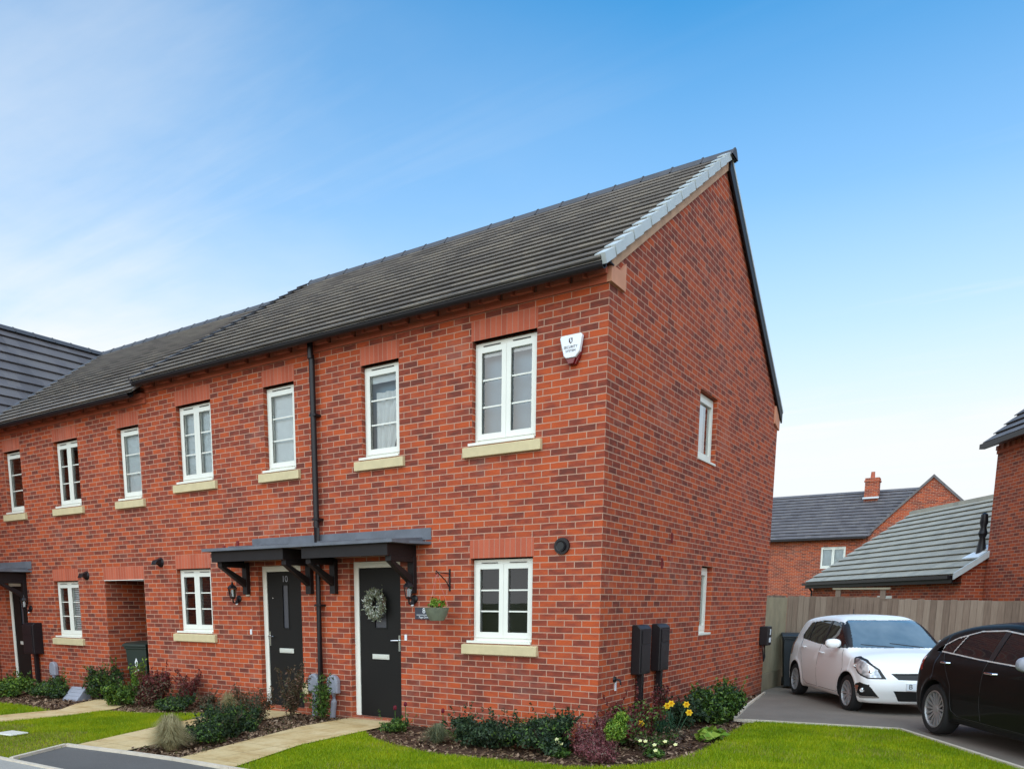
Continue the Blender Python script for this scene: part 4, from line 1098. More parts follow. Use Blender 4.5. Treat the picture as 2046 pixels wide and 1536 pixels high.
def cable_cover(loc, label, h=.27, lean=0):
    r = empty('cable_cover', loc, 0, label, 'utility cover', 'grey utility covers low on the front walls')
    mb = MB(); w_ = .105
    pr = [(-w_, 0), (w_, 0), (w_, h * .62)] + [(w_ * math.cos(t), h * .62 + w_ * math.sin(t)) for t in np.linspace(.3, math.pi - .3, 7)] + [(-w_, h * .62)]
    mb.prism(pr, -.085, 0, 'y'); mb.build('cover', M['greybox'], r, bevel=.02)
    mb = MB(); mb.tube([(0, -.04, 0), (0, -.04, -.12), (lean, -.05, -.4)], .042, 10); mb.build('conduit', M['greybox'], r, smooth=True)
    return r
cable_cover((-4.50, 0, .25), 'grey rounded utility cover just left of the black downpipe'); cable_cover((-4.12, 0, .25), 'grey rounded utility cover between the downpipe and the wreath door', lean=-.03)
cable_cover((-11.62, 0, .12), 'grey rounded utility cover below the leftmost ground-floor window')
mb = MB(); mb.box(-.06, .06, -.05, 0, -.075, .075); o = mb.build('junction_box', M['stone'], None, bevel=.005); o.location = (-4.69, 0, .28); tag(o, 'small cream junction box at the foot of the middle door frame', 'junction box')
gb = empty('gas_meter_box', (-9.7, -.75, gz(-9.4, -.6) - .12), R(8), 'grey sloping ground meter box with ridged lid beside the passage', 'meter box')
mb = MB(); mb.prism([(-.13, 0), (.18, 0), (.18, .3), (.09, .32), (-.13, .1)], -.19, .19, 'x'); mb.build('body', M['greybox'], gb, bevel=.015)
mb = MB()
for k in range(4): t = k / 4; mb.box(-.17, .17, -.13 + .22 * t + .01, -.13 + .22 * t + .03, .1 + .22 * t, .122 + .22 * t)
mb.build('lid_rib', M['greybox'], gb)
ev = empty('car_charger', (0, 7.45, .74), R(90), 'black wall-mounted car charger near the back corner of the gable wall', 'car charger')
mb = MB(); mb.box(-.13, .13, -.17, -.0, 0, .36); mb.build('body', M['blackpl'], ev, bevel=.02)
mb = MB(); mb.box(-.06, .06, -.176, -.1705, .06, .15); mb.build('label_plate', M['white'], ev); mb = MB(); mb.box(-.01, .01, -.18, -.1705, .2, .31); mb.build('status_light', M['white'], ev)
mb = MB(); mb.tube([(.0, -.08, 0), (.02, -.09, -.22), (-.06, -.09, -.3), (-.1, -.08, -.1), (-.09, -.07, .0)], .014, 8); mb.build('cable', M['blackpl'], ev, smooth=True)
tp = empty('outside_tap', (0, .465, .64), R(90), 'small wall tap outlet low on the gable wall near the corner', 'tap')
mb = MB(); mb.lathe([(0, -.02), (.035, -.02), (.04, 0)], 12, axis='y'); mb.tube([(0, -.01, 0), (0, -.07, 0), (0, -.085, -.03), (0, -.085, -.06)], .013, 8); mb.build('spout', M['blackpl'], tp, smooth=True)
mb = MB(); mb.box(.02, .06, -.008, 0, -.14, -.0); mb.build('backplate', M['white'], tp)
mb = MB(); mb.box(-.17, .17, -.12, .12, -.01, .006); o = mb.build('access_cover', M['upvc'], None, bevel=.004); o.location = (-6.56, -3.44, gz(-6.5, -3) + .012); o.rotation_euler = (0, 0, R(6)); tag(o, 'pale square access cover set in the dry grass', 'access cover')

# wheelie bins
def wheelie(loc, rz, mat, label, emblem=False, s=1.0):
    r = empty('wheelie_bin', loc, rz, label, 'bin')
    mb = MB()
    a, b, h = .24 * s, .27 * s, .92 * s
    lo = [(-a * .78, -b * .78), (a * .78, -b * .78), (a * .78, b * .7), (-a * .78, b * .7)]; hi = [(-a, -b), (a, -b), (a, b), (-a, b)]
    vs = [(x, y, .03) for x, y in lo] + [(x, y, h) for x, y in hi]
    mb.grid_faces(vs, [(0, 3, 2, 1), (4, 5, 6, 7), (0, 1, 5, 4), (1, 2, 6, 5), (2, 3, 7, 6), (3, 0, 4, 7)])
    mb.box(-a - .015, a + .015, -b - .015, b + .015, h - .05, h - .001)
    mb.build('body', mat, r, bevel=.015)
    mb = MB(); mb.prism([(-b - .04, h + .0), (-b - .04, h + .035), (-b + .02, h + .06), (b * .6, h + .085), (b + .05, h + .05), (b + .05, h + .0)], -a - .03, a + .03, 'x'); mb.tube([(-a, b + .06, h + .01), (a, b + .06, h + .01)], .015, 8); mb.build('lid', mat, r, bevel=.012)
    for sx_ in (-1, 1):
        mb = MB(); mb.lathe([(0, -.02), (.09, -.02), (.1, 0), (.09, .02), (0, .02)], 18, Matrix.Translation((sx_ * a * .8, b * .75, .1)), axis='x'); mb.build('wheel', M['gasket'], r)
    if emblem:
        e = empty('emblem', (0, 0, 0)); e.parent = r
        f = lambda z: -b * (.78 + .22 * (z - .03) / (h - .03)) - .003
        mb = MB(); z0 = h * .66
        mb.prism([(0, z0 - .07), (.032, z0 - .02), (.032, z0 + .03), (0, z0 + .1), (-.032, z0 + .03), (-.032, z0 - .02)], f(z0) - .012, f(z0) - .008, 'y'); bpy.data.objects.remove(e)
        mb.build('emblem', M['lettering'], r)
        mb = MB(); mb.prism([(0, z0 - .04), (.014, z0), (0, z0 + .05), (-.014, z0)], f(z0) - .014, f(z0) - .0122, 'y'); mb.build('emblem_inset', mat, r)
        for k, (x_, w_) in enumerate(((-.03, .018), (.0, .012), (.03, .02))):
            mb = MB(); mb.box(x_ - w_ / 2, x_ + w_ / 2, f(z0) - .004, f(z0) + .004, z0 - .16, z0 - .1); mb.build('printed_mark', M['lettering'], r)
    return r
wheelie((-9.16, .36, -.14), R(14), M['binplastic'], 'dark green wheelie bin with white emblem standing in the passage', True, .98)
wheelie((.3, 9.25, -.21), R(15), M['bingrey'], 'dark grey wheelie bin against the fence behind the white car', False, 1.14)

# ------------------------------------------------------------------ plants
def leaf_cloud(n, centers, radii, size, aspect=.45, up=.3, shell=.35, fold=.25, seed=0, clumps=0, minz=.0):
    """n small folded leaves through ellipsoid volumes -> V,F (quads of two-triangle folded leaf = 4 verts)"""
    r = np.random.default_rng(seed)
    centers = np.array(centers, float); radii = np.array(radii, float)
    vol = radii.prod(1) ** .7; k = r.choice(len(centers), n, p=vol / vol.sum())
    d = r.normal(size=(n, 3)); d /= np.linalg.norm(d, axis=1)[:, None]
    rad = (r.random(n) ** shell)
    if clumps:
        # modulate radius by lumps so the outline is uneven
        cd = r.normal(size=(clumps, 3)); cd /= np.linalg.norm(cd, axis=1)[:, None]
        m = (d @ cd.T).max(1); rad *= .6 + .48 * np.clip((m - .78) / .22, 0, 1)
    P = centers[k] + d * radii[k] * rad[:, None]
    P[:, 2] = np.maximum(P[:, 2], minz + r.uniform(0, .02, n))
    nrm = d * .6 + r.normal(size=(n, 3)) * .55 + np.array([0, 0, up]); nrm /= np.linalg.norm(nrm, axis=1)[:, None]
    t = r.normal(size=(n, 3)); t -= (t * nrm).sum(1)[:, None] * nrm; t /= np.linalg.norm(t, axis=1)[:, None]
    b = np.cross(nrm, t); s = size * r.uniform(.6, 1.3, n)[:, None]
    V = np.stack([P - t * s, P + b * s * aspect + nrm * s * fold, P + t * s, P - b * s * aspect + nrm * s * fold], 1).reshape(-1, 3)
    return V, np.arange(n * 4).reshape(-1, 4)
def stems_mesh(n, h, spread, r0=.006, seed=0, z0=-.05, lean=(0, 0), cx=0, cy=0):
    rr = random.Random(seed); mb = MB(); tips = []
    for k in range(n):
        a = rr.uniform(0, 2 * math.pi); d = rr.uniform(.2, 1) * spread; hh = h * rr.uniform(.65, 1)
        x, y = cx + d * math.cos(a), cy + d * math.sin(a)
        pts = [(cx + rr.uniform(-.03, .03), cy + rr.uniform(-.03, .03), z0), (cx + (x - cx) * .45 + rr.uniform(-.02, .02), cy + (y - cy) * .45, hh * .5), (x + lean[0], y + lean[1], hh)]
        mb.tube(pts, [r0, r0 * .7, r0 * .35], 5); tips.append(pts[2])
        if rr.random() < .8:
            q = (x + rr.uniform(-.1, .1) * spread * 3, y + rr.uniform(-.1, .1) * spread * 3, hh * rr.uniform(.75, 1.05)); mb.tube([pts[1], q], [r0 * .6, r0 * .3], 4); tips.append(q)
    return mb, tips
def shrub(name, label, loc, rad, n, leaf, mats, cat='shrub', stems=7, clumps=9, seed=1, group=None, blobs=None, up=.3, aspect=.45, mix=None, lift=.0):
    z = gz(*loc) - .03
    r = empty(name, (*loc, z), 0, label, cat, group)
    rx, ry, rz_ = rad
    mb, tips = stems_mesh(stems, rz_ * 1.7, min(rx, ry) * .8, .008, seed); mb.build('stem', M['stem'], r)
    c = [(0, 0, rz_ * .8 + lift)]; ra = [(rx * .85, ry * .85, rz_ * .85)]
    rr = random.Random(seed + 5)
    for k in range((blobs if blobs is not None else 5) + 3):
        a = rr.uniform(0, 6.28); e_ = rr.uniform(.35, .8); hz_ = rr.uniform(.35, 1.5); c.append((rx * e_ * math.cos(a), ry * e_ * math.sin(a), rz_ * hz_ + lift)); q = rr.uniform(.22, .45); ra.append((rx * q, ry * q, rz_ * rr.uniform(.25, .6)))
    V, Fq = leaf_cloud(n, c, ra, leaf, aspect, up, seed=seed, clumps=clumps)
    Vs, Fs, ms, mi = [V], [Fq], [M[mats]], [np.zeros(len(Fq), int)]
    for q_, (m2, frac, sc) in enumerate(mix or []):
        V2, F2 = leaf_cloud(int(n * frac), c, [(a_ * 1.06, b_ * 1.06, c_ * 1.06) for a_, b_, c_ in ra], leaf * sc, aspect, up, seed=seed + 9, clumps=clumps, shell=.12)
        F2 = F2 + sum(len(v) for v in Vs); Vs.append(V2); Fs.append(F2); ms.append(M[m2]); mi.append(np.full(len(F2), q_ + 1))
    # loose sprigs that break the outline
    sp, nsp = [], max(6, n // 160)
    sr = np.random.default_rng(seed + 77)
    cc, rr_ = np.array(c), np.array(ra)
    for q_ in range(nsp):
        kk = sr.integers(len(cc)); d = sr.normal(size=3); d[2] = abs(d[2]) + .3; d /= np.linalg.norm(d)
        b0 = cc[kk] + d * rr_[kk] * .8; ln = sr.uniform(.05, .13) * (1 + rz_)
        for f_ in np.linspace(.1, 1, 7): sp.append((b0 + (d + np.array([0, 0, .5])) * ln * f_, .012))
    V3, F3 = leaf_cloud(nsp * 16, [p_[0] for p_ in sp], [(.014, .014, .014)] * len(sp), leaf * .85, aspect, up, seed=seed + 3)
    F3 = F3 + sum(len(v) for v in Vs); Vs.append(V3); Fs.append(F3); mi.append(np.zeros(len(F3), int))
    fo = np_mesh('foliage', np.concatenate(Vs), np.concatenate(Fs), ms, r)
    fo.data.polygons.foreach_set('material_index', np.concatenate(mi).astype(np.int32))
    return r
def tall_shrub(name, label, loc, h, spread, n, leaf, mat, seed, group=None, nst=9):
    """loose upright twiggy shrub: leaves along stems"""
    r = empty(name, (*loc, gz(*loc) - .03), 0, label, 'shrub', group)
    mb, tips = stems_mesh(nst, h, spread, .007, seed); mb.build('stem', M['stem'], r)
    rr = np.random.default_rng(seed); C = []; RR = []
    for t in tips:
        for f in (.35, .6, .8, 1):
            C.append((t[0] * f, t[1] * f, t[2] * f)); q = .075 * (1.25 - .5 * f); RR.append((q, q, q * 1.3))
    V, Fq = leaf_cloud(n, C, RR, leaf, .42, .2, seed=seed, shell=.5); np_mesh('foliage', V, Fq, M[mat], r)
    return r
def tuft(label, loc, h, spread, n, mat, seed, cat='ornamental grass', group='ornamental grass tufts', wd=.0028, arch=.9, name='grass_tuft'):
    r = np.random.default_rng(seed); z = gz(*loc) - .03
    e = empty(name, (*loc, z), 0, label, cat, group)
    a = r.uniform(0, 2 * np.pi, n); bx_, by_ = np.cos(a) * r.random(n) * spread * .25, np.sin(a) * r.random(n) * spread * .25
    out = (r.random(n) ** .6) * spread; hh = h * r.uniform(.45, 1.2, n) * (1 - .5 * (out / spread) ** 2)
    dx, dy = np.cos(a), np.sin(a); sx_, sy_ = -dy * wd, dx * wd
    lv = []
    for f, zz, w_ in ((0, 0, 1), (.22, .62, .9), (.6, .97, .6), (1.15, .8, .1)):
        px_ = bx_ + dx * out * f * arch; py_ = by_ + dy * out * f * arch
        lv.append(np.stack([px_ - sx_ * w_, py_ - sy_ * w_, hh * zz], 1)); lv.append(np.stack([px_ + sx_ * w_, py_ + sy_ * w_, hh * zz], 1))
    V = np.stack(lv, 1).reshape(-1, 3); i = np.arange(n)[:, None] * 8
    Fq = np.concatenate([i + np.array([[0, 1, 3, 2]]), i + np.array([[2, 3, 5, 4]]), i + np.array([[4, 5, 7, 6]])], 0)
    # shared verts keep each blade one island
    np_mesh('blade', V, Fq, M[mat], e)
    return e
def flower_head(mb_f, c, r, petals=6, trumpet=True, up=(0, -.6, .6)):
    n = Vector(up).normalized(); t = n.cross(Vector((0, 0, 1))); t.normalize(); b = n.cross(t); c = Vector(c)
    for k in range(petals):
        a = 2 * math.pi * k / petals; d = t * math.cos(a) + b * math.sin(a); s = n.cross(d) * r * .38
        mb_f.face([c, c + d * r * .55 + s, c + d * r + n * r * .1, c + d * r * .55 - s])
    if trumpet:
        vs = []
        for h_, q in ((0, .25), (.55, .3), (.65, .42)):
            for k in range(8): a = 2 * math.pi * k / 8; vs.append(c + n * r * h_ + (t * math.cos(a) + b * math.sin(a)) * r * q)
        mb_f.grid_faces(vs, [(i * 8 + k, i * 8 + (k + 1) % 8, (i + 1) * 8 + (k + 1) % 8, (i + 1) * 8 + k) for i in range(2) for k in range(8)])
G_EV = 'dark evergreen shrubs under the corner window'
shrub('evergreen_shrub', 'dark evergreen shrub under the left half of the corner house front window', (-1.0, -.88), (.44, .44, .2), 7800, .022, 'darkleaf', seed=3, group=G_EV, clumps=12, blobs=7)
shrub('evergreen_shrub', 'dark evergreen shrub with a taller peak left of the pale yellow primroses', (-.32, -.82), (.5, .44, .24), 9000, .022, 'darkleaf', seed=4, group=G_EV, clumps=12, blobs=8, mix=[('greenleaf', .12, 1)])
shrub('heather', 'dusky red heather at the foot of the house corner', (.24, -.6), (.3, .26, .19), 5200, .016, 'pinkleaf', 'heather', seed=5, mix=[('redleaf', .3, 1)])
shrub('heather', 'dusky pink heather at the lawn edge in front of the house corner', (.46, -1.0), (.28, .22, .13), 4200, .016, 'pinkleaf', 'heather', seed=55)
shrub('red_leaf_shrub', 'dark red-leaved shrub in front of the nearer gable meter box', (.36, .1), (.34, .5, .26), 4200, .022, 'redleaf', seed=6, stems=10, clumps=6, mix=[('greenleaf', .4, 1)])
tall_shrub('red_leaf_shrub', 'twiggy red-leaved shrub between the two gable meter posts', (.22, 1.5), .62, .2, 900, .022, 'redleaf', 7)
tall_shrub('red_leaf_shrub', 'small leggy red shrub right at the brick corner', (.13, -.12), .45, .12, 420, .02, 'redleaf', 71)
# little standard bush
sb = empty('standard_bush', (.62, -.9, gz(.6, -.9) - .03), 0, 'little round green bush on a thin bare stem near the house corner', 'shrub')
mb = MB(); mb.tube([(0, 0, -.02), (.01, 0, .15), (0, .01, .32)], .008, 6); mb.build('stem', M['stem'], sb)
V, Fq = leaf_cloud(1700, [(0, 0, .34), (.03, .05, .46), (-.04, .0, .28)], [(.12, .12, .11), (.08, .08, .07), (.07, .07, .06)], .017, .5, .3, seed=9); np_mesh('foliage', V, Fq, M['brightleaf'], sb)
shrub('green_shrub', 'large leafy green shrub beside the driveway under the lower gable window', (.55, 2.75), (.36, .6, .3), 6500, .028, 'greenleaf', seed=10, stems=14, clumps=14, blobs=9, mix=[('darkleaf', .4, 1.1), ('brightleaf', .06, 1)])
shrub('green_shrub', 'low green shrub with small white flowers at the far end of the gable bed', (.3, 4.6), (.2, .45, .15), 2400, .022, 'greenleaf', seed=11, mix=[('cream', .05, .7)])
shrub('evergreen_shrub', 'dark leafy shrub behind the daffodils', (.35, 1.9), (.3, .4, .22), 3600, .026, 'darkleaf', seed=12, stems=10)
bl = empty('broad_leaf_plant', (1.02, 1.05, gz(1, 1) - .03), 0, 'broad bright green leafed plant at the lawn edge below the large shrub', 'plant')
V, Fq = leaf_cloud(46, [(0, 0, .08)], [(.2, .24, .07)], .07, .7, .9, seed=13); np_mesh('foliage', V, Fq, M['brightleaf'], bl)
# daffodils
shrub('low_plant', 'mixed low green and brown plants filling the bed between the daffodils and the meter posts', (.6, .15), (.36, .5, .1), 3600, .018, 'brownleaf', 'plant', seed=90, clumps=6, mix=[('greenleaf', .6, 1)])
shrub('low_plant', 'low leafy plants between the grass tuft and the left evergreen shrub', (-1.55, -.45), (.3, .3, .07), 1500, .018, 'greenleaf', 'plant', seed=91, clumps=6, mix=[('brownleaf', .4, 1)])
def litter(name, poly, n, label):
    xs = [p[0] for p in poly]; ys = [p[1] for p in poly]
    P = np.stack([rng.uniform(min(xs), max(xs), n), rng.uniform(min(ys), max(ys), n)], 1); P = P[in_poly(P, poly)]
    kk = (np.sin(P[:, 0] * 5.1) * np.cos(P[:, 1] * 6.3 + P[:, 0] * 2) + rng.normal(0, .35, len(P))) > .25; P = P[kk]
    C = [(x, y, gz(x, y) - .01) for x, y in P]
    V, Fq = leaf_cloud(len(P) * 7, C, [(.035, .035, .018)] * len(C), .011, .5, .8, seed=int(n), minz=-.3)
    return tag(np_mesh(name, V, Fq, M['weed']), label, 'weeds', kind='stuff')
M['weed'] = leaf_mat('low_weeds_and_litter', srgb(52, 70, 30), srgb(88, 92, 46), srgb(132, 108, 76))
litter('ground_cover', BED1, 1500, 'small weeds and fallen leaves over the corner house bed')
litter('ground_cover', BED2, 700, 'small weeds and fallen leaves between the two paths')
litter('ground_cover', BED3, 600, 'small weeds and fallen leaves in front of the middle house')
df = tuft('clump of yellow daffodils with blue-green leaves in front of the gable wall', (.62, .55), .36, .26, 260, 'bluegreen', 14, 'daffodils', 'spring bulbs', .005, .8, 'daffodil_clump')
fl = [(.05, .05, .47), (-.02, .12, .43), (.15, .3, .44), (.22, .2, .36), (-.08, -.15, .33), (-.12, -.45, .28)]
for x, y, z in fl:
    mb = MB(); flower_head(mb, (x, y, z), .044, up=(.3, -.8, .25)); mb.build('flower', M['yellow'], df, fixn=False)
    mb = MB(); mb.tube([(x * .4, y * .4, 0), (x * .8, y * .8, z * .7), (x, y + .01, z)], .0035, 5); mb.build('flower_stem', M['bluegreen'], df)
def primrose(loc, label, pts, seed):
    e = empty('primrose', (*loc, gz(*loc) - .03), 0, label, 'flowers', 'pale yellow primroses')
    V, Fq = leaf_cloud(160, [(0, 0, .05)], [(.12, .12, .05)], .03, .5, .7, seed=seed); np_mesh('foliage', V, Fq, M['greenleaf'], e)
    for x, y, z in pts:
        mb = MB(); flower_head(mb, (x, y, z), .026, 5, False, (.1, -.6, .7)); mb.build('flower', M['cream'], e, fixn=False)
    return e
primrose((.02, -.98), 'pair of pale yellow primroses in front of the evergreen shrub', [(0, -.05, .17), (.04, -.05, .16), (-.02, -.04, .2)], 20)
primrose((.86, -.42), 'scatter of pale yellow primroses in front of the daffodils', [(-.12, .05, .16), (.0, .0, .14), (.08, .1, .17), (.05, -.1, .1), (.16, .2, .13), (-.2, .1, .15)], 21)
# tulips
def tulip(loc, h, label):
    e = empty('tulip', (*loc, gz(*loc) - .03), 0, label, 'tulip', 'dark red tulips by the wreath door')
    mb = MB(); mb.tube([(0, 0, 0), (.005, .0, h * .5), (0, 0, h)], .005, 6); mb.build('flower_stem', M['greenleaf'], e)
    mb = MB(); mb.lathe([(0, 0), (.018, .01), (.024, .03), (.02, .055), (.012, .065)], 8, Matrix.Translation((0, 0, h))); mb.build('flower', M['maroon'], e, smooth=True)
    V, Fq = leaf_cloud(9, [(0, 0, .09)], [(.04, .04, .05)], .07, .22, -.3, seed=int(h * 1000)); np_mesh('leaf', V, Fq, M['bluegreen'], e)
tulip((-2.6, -.3), .3, 'taller dark red tulip at the right foot of the wreath door'); tulip((-2.68, -.42), .26, 'shorter dark red tulip nearest the wreath door threshold'); tulip((-2.05, -.22), .24, 'lone dark red tulip against the brick left of the grass tuft')
tuft('grey-green grass tuft below the hanging basket at the lawn edge', (-1.62, -.95), .22, .22, 900, 'greytuft', 30)
shrub('low_plant', 'low green plants at the right edge of the paved path by the wreath door', (-2.55, -.62), (.24, .26, .08), 1700, .02, 'greenleaf', 'plant', seed=31, clumps=6)
# bed between the two paths
for k, (x, y) in enumerate(((-4.35, -1.6), (-4.1, -2.05), (-3.88, -2.5))):
    shrub('box_hedge_plant', ('far', 'middle', 'near')[k] + ' shrub of the low dark hedge between the two paved paths', (x, y), (.3, .32, .2), 5200, .021, 'darkleaf', seed=40 + k, group='low dark hedge between the paths', mix=[('greenleaf', .25, 1)])
tuft('straw-coloured grass tuft left of the low hedge, the farther of the pair', (-4.33, -2.68), .33, .27, 2200, 'straw', 50)
tuft('straw-coloured grass tuft at the tarmac edge, the nearer of the pair', (-3.9, -2.98), .33, .27, 2200, 'straw', 51)
shrub('flowering_plant', 'low plant with white and dark pink flowers behind the hedge', (-4.82, -1.35), (.22, .2, .12), 900, .02, 'redleaf', 'plant', seed=52, mix=[('cream', .25, .8)])
tall_shrub('brown_shrub', 'leggy brown-red shrub beside the middle house path', (-4.75, -.95), .5, .22, 1300, .02, 'brownleaf', 53)
tall_shrub('green_shrub', 'tall loose green shrub in front of the middle house door', (-4.52, -.55), .85, .3, 1500, .023, 'brownleaf', 54)
tall_shrub('green_shrub', 'tall loose green shrub in front of the grey utility covers', (-4.05, -.35), .7, .22, 1300, .023, 'greenleaf', 56)
# bed in front of middle house
tuft('straw grass tuft at the left foot of the middle door', (-6.0, -.4), .3, .2, 1000, 'straw', 57)
tall_shrub('red_leaf_shrub', 'twiggy reddish shrub just left of the middle door frame', (-5.95, -.22), .42, .18, 500, .02, 'brownleaf', 58)
shrub('brown_shrub', 'brown-green shrub between the grass tuft and the low green mound', (-6.45, -.45), (.22, .2, .17), 1500, .022, 'brownleaf', seed=59)
shrub('low_plant', 'low spreading green mound below the middle ground-floor window', (-6.85, -.75), (.42, .3, .13), 4200, .02, 'darkleaf', 'plant', seed=60, mix=[('greenleaf', .3, 1)])
tall_shrub('red_leaf_shrub', 'dark red-leaved shrub below the middle ground-floor window', (-7.1, -.35), .6, .3, 1500, .024, 'redleaf', 61)
shrub('red_leaf_shrub', 'broad russet shrub in front of the passage right side', (-7.75, -.55), (.4, .35, .3), 4200, .024, 'redleaf', seed=62, stems=12, mix=[('brownleaf', .5, 1)])
shrub('green_shrub', 'bright green shrub in front of the green wheelie bin', (-8.15, -.85), (.3, .3, .24), 3600, .026, 'greenleaf', seed=63, stems=10, mix=[('brightleaf', .15, 1)])
tall_shrub('green_shrub', 'upright yellow-green shrub beside the passage opening', (-8.35, -.35), .75, .18, 1200, .026, 'brightleaf', 64)
# far left
shrub('green_shrub', 'round pink-tipped shrub left of the covered passage', (-9.35, -.4), (.36, .34, .34), 4800, .026, 'greenleaf', seed=65, stems=10, clumps=10, mix=[('pinkleaf', .06, 1), ('darkleaf', .4, 1)])
shrub('green_shrub', 'low green shrub in front of the leftmost utility cover', (-10.3, -.9), (.45, .4, .22), 3800, .024, 'greenleaf', seed=66, mix=[('darkleaf', .4, 1)])
shrub('green_shrub', 'light green shrub at the foot of the leftmost front door', (-11.3, -1.1), (.5, .4, .2), 3800, .026, 'greenleaf', seed=67, mix=[('brightleaf', .3, 1)])
shrub('green_shrub', 'light green shrub at the extreme left edge of the picture', (-12.2, -1.2), (.5, .45, .22), 3000, .026, 'brightleaf', seed=68)
# basket plants
V, Fq = leaf_cloud(130, [(0, 0, .2), (-.05, 0, .24)], [(.12, .1, .06), (.06, .06, .06)], .035, .4, .4, seed=70); np_mesh('plant', V, Fq, M['brightleaf'], hb)
# wreath on the door
wr = empty('door_wreath', (-3.36, .06, 1.53), 0, 'round silver-green leafy wreath hanging on the corner house door', 'wreath')
r = np.random.default_rng(77); n = 1500; a = r.uniform(0, 2 * np.pi, n); q = r.normal(0, .03, n); c = .135 + q
P = np.stack([c * np.cos(a), -.03 - np.abs(r.normal(0, .03, n)), c * np.sin(a) * 1.15], 1)
t = np.stack([np.cos(a), -.5 + 0 * a, np.sin(a)], 1) + r.normal(0, .6, (n, 3)); t /= np.linalg.norm(t, axis=1)[:, None]
nn = r.normal(size=(n, 3)) + np.array([0, -1, 0]); nn -= (nn * t).sum(1)[:, None] * t; nn /= np.linalg.norm(nn, axis=1)[:, None]; b = np.cross(nn, t); s = (.02 * r.uniform(.6, 1.5, n))[:, None]
V = np.stack([P - t * s, P + b * s * .3 + nn * s * .2, P + t * s, P - b * s * .3 + nn * s * .2], 1).reshape(-1, 3)
np_mesh('foliage', V, np.arange(n * 4).reshape(-1, 4), M['silverleaf'], wr)
mb = MB(); mb.lathe([(.15 + .03 * math.cos(t_), .03 * math.sin(t_)) for t_ in np.linspace(0, 2 * math.pi, 9)[:-1]], 24, Matrix.Translation((0, -.03, 0)), axis='y', closed=True); mb.build('ring', M['stem'], wr)

# ------------------------------------------------------------------ cars
def interp(x, tab):
    return np.interp(x, [t[0] for t in tab], [t[1] for t in tab])
def smooth_interp(x, tab):
    xs = np.array([t[0] for t in tab], float); ys = np.array([t[1] for t in tab], float)
    # monotone-ish cubic hermite
    m = np.gradient(ys, xs); x = np.clip(x, xs[0], xs[-1]); i = np.clip(np.searchsorted(xs, x) - 1, 0, len(xs) - 2)
    h = xs[i + 1] - xs[i]; t = (x - xs[i]) / h
    return (2 * t**3 - 3 * t**2 + 1) * ys[i] + (t**3 - 2 * t**2 + t) * h * m[i] + (-2 * t**3 + 3 * t**2) * ys[i + 1] + (t**3 - t**2) * h * m[i + 1]

def car_surface(S, nu=330, nv=400):
    x0, x1, zc = S['ax']
    nc = nu // 4
    psi = np.concatenate([np.linspace(89, 0, nc), np.zeros(nu - 2 * nc), np.linspace(0, -89, nc)])
    ox = np.concatenate([np.full(nc, x1), np.linspace(x1, x0, nu - 2 * nc), np.full(nc, x0)])
    phi = np.linspace(0, 2 * np.pi, nv, endpoint=False)
    PS, PH = np.meshgrid(np.radians(psi), phi, indexing='ij'); OX = np.repeat(ox[:, None], nv, 1)
    D = np.stack([np.sin(PS), np.cos(PS) * np.cos(PH), np.cos(PS) * np.sin(PH)], -1); O = np.stack([OX, 0 * OX, 0 * OX + zc], -1)
    t0 = np.full(OX.shape, .02); t1 = np.full(OX.shape, 2.2); hit = np.zeros(OX.shape, bool); lo = t0.copy(); hi = t1.copy()
    t = t0.copy()
    for k in range(110):
        tn = t + .02
        f = S['F'](O + D * tn[..., None])
        new = (~hit) & (f > 0)
        lo = np.where(new, t, lo); hi = np.where(new, tn, hi); hit |= new
        t = np.where(hit, t, tn)
        if hit.all(): break
    for k in range(14):
        m = (lo + hi) / 2; f = S['F'](O + D * m[..., None]); lo = np.where(f > 0, lo, m); hi = np.where(f > 0, m, hi)
    P = O + D * hi[..., None]
    return P

def pip(x, z, poly):
    ins = np.zeros(x.shape, bool); n = len(poly)
    for i in range(n):
        x1, y1 = poly[i]; x2, y2 = poly[(i + 1) % n]
        if y1 == y2: continue
        ins ^= ((y1 > z) != (y2 > z)) & (x < (x2 - x1) * (z - y1) / (y2 - y1) + x1)
    return ins

def make_F(S):
    def F(p):
        x, y, z = p[..., 0], p[..., 1], p[..., 2]; ay = np.abs(y)
        top = smooth_interp(x, S['top']) - S.get('crown', .05) * (ay / .7) ** 2.2 - z
        hw = smooth_interp(z, S['sec']) * smooth_interp(x, S['plan'])
        # greenhouse narrowing only where there is a greenhouse
        side = ay - hw
        fr = x - (smooth_interp(z, S['nose']) - S['nc'] * (ay / S['W']) ** 2.3)
        re = -x + (smooth_interp(z, S['tail']) + S['tcv'] * (ay / S['W']) ** 2.6)
        bot = (S['bot'] + .0 * x) - z
        fs = np.stack([-top, side, fr, re, bot], -1); k = S['k']
        m = fs.max(-1); f = m + k * np.log(np.exp((fs - m[..., None]) / k).sum(-1)) 
        for wx in S['wheels']:
            d = np.hypot(x - wx, z - S['wr'] - .01)
            # flared lip
            f = f - S['flare'] * np.exp(-((d - S['ar'] - .02) / .035) ** 2) * (ay > .5 * S['W'])
        for fn in S.get('extra', []): f = fn(f, x, ay, z)
        return f
    return F

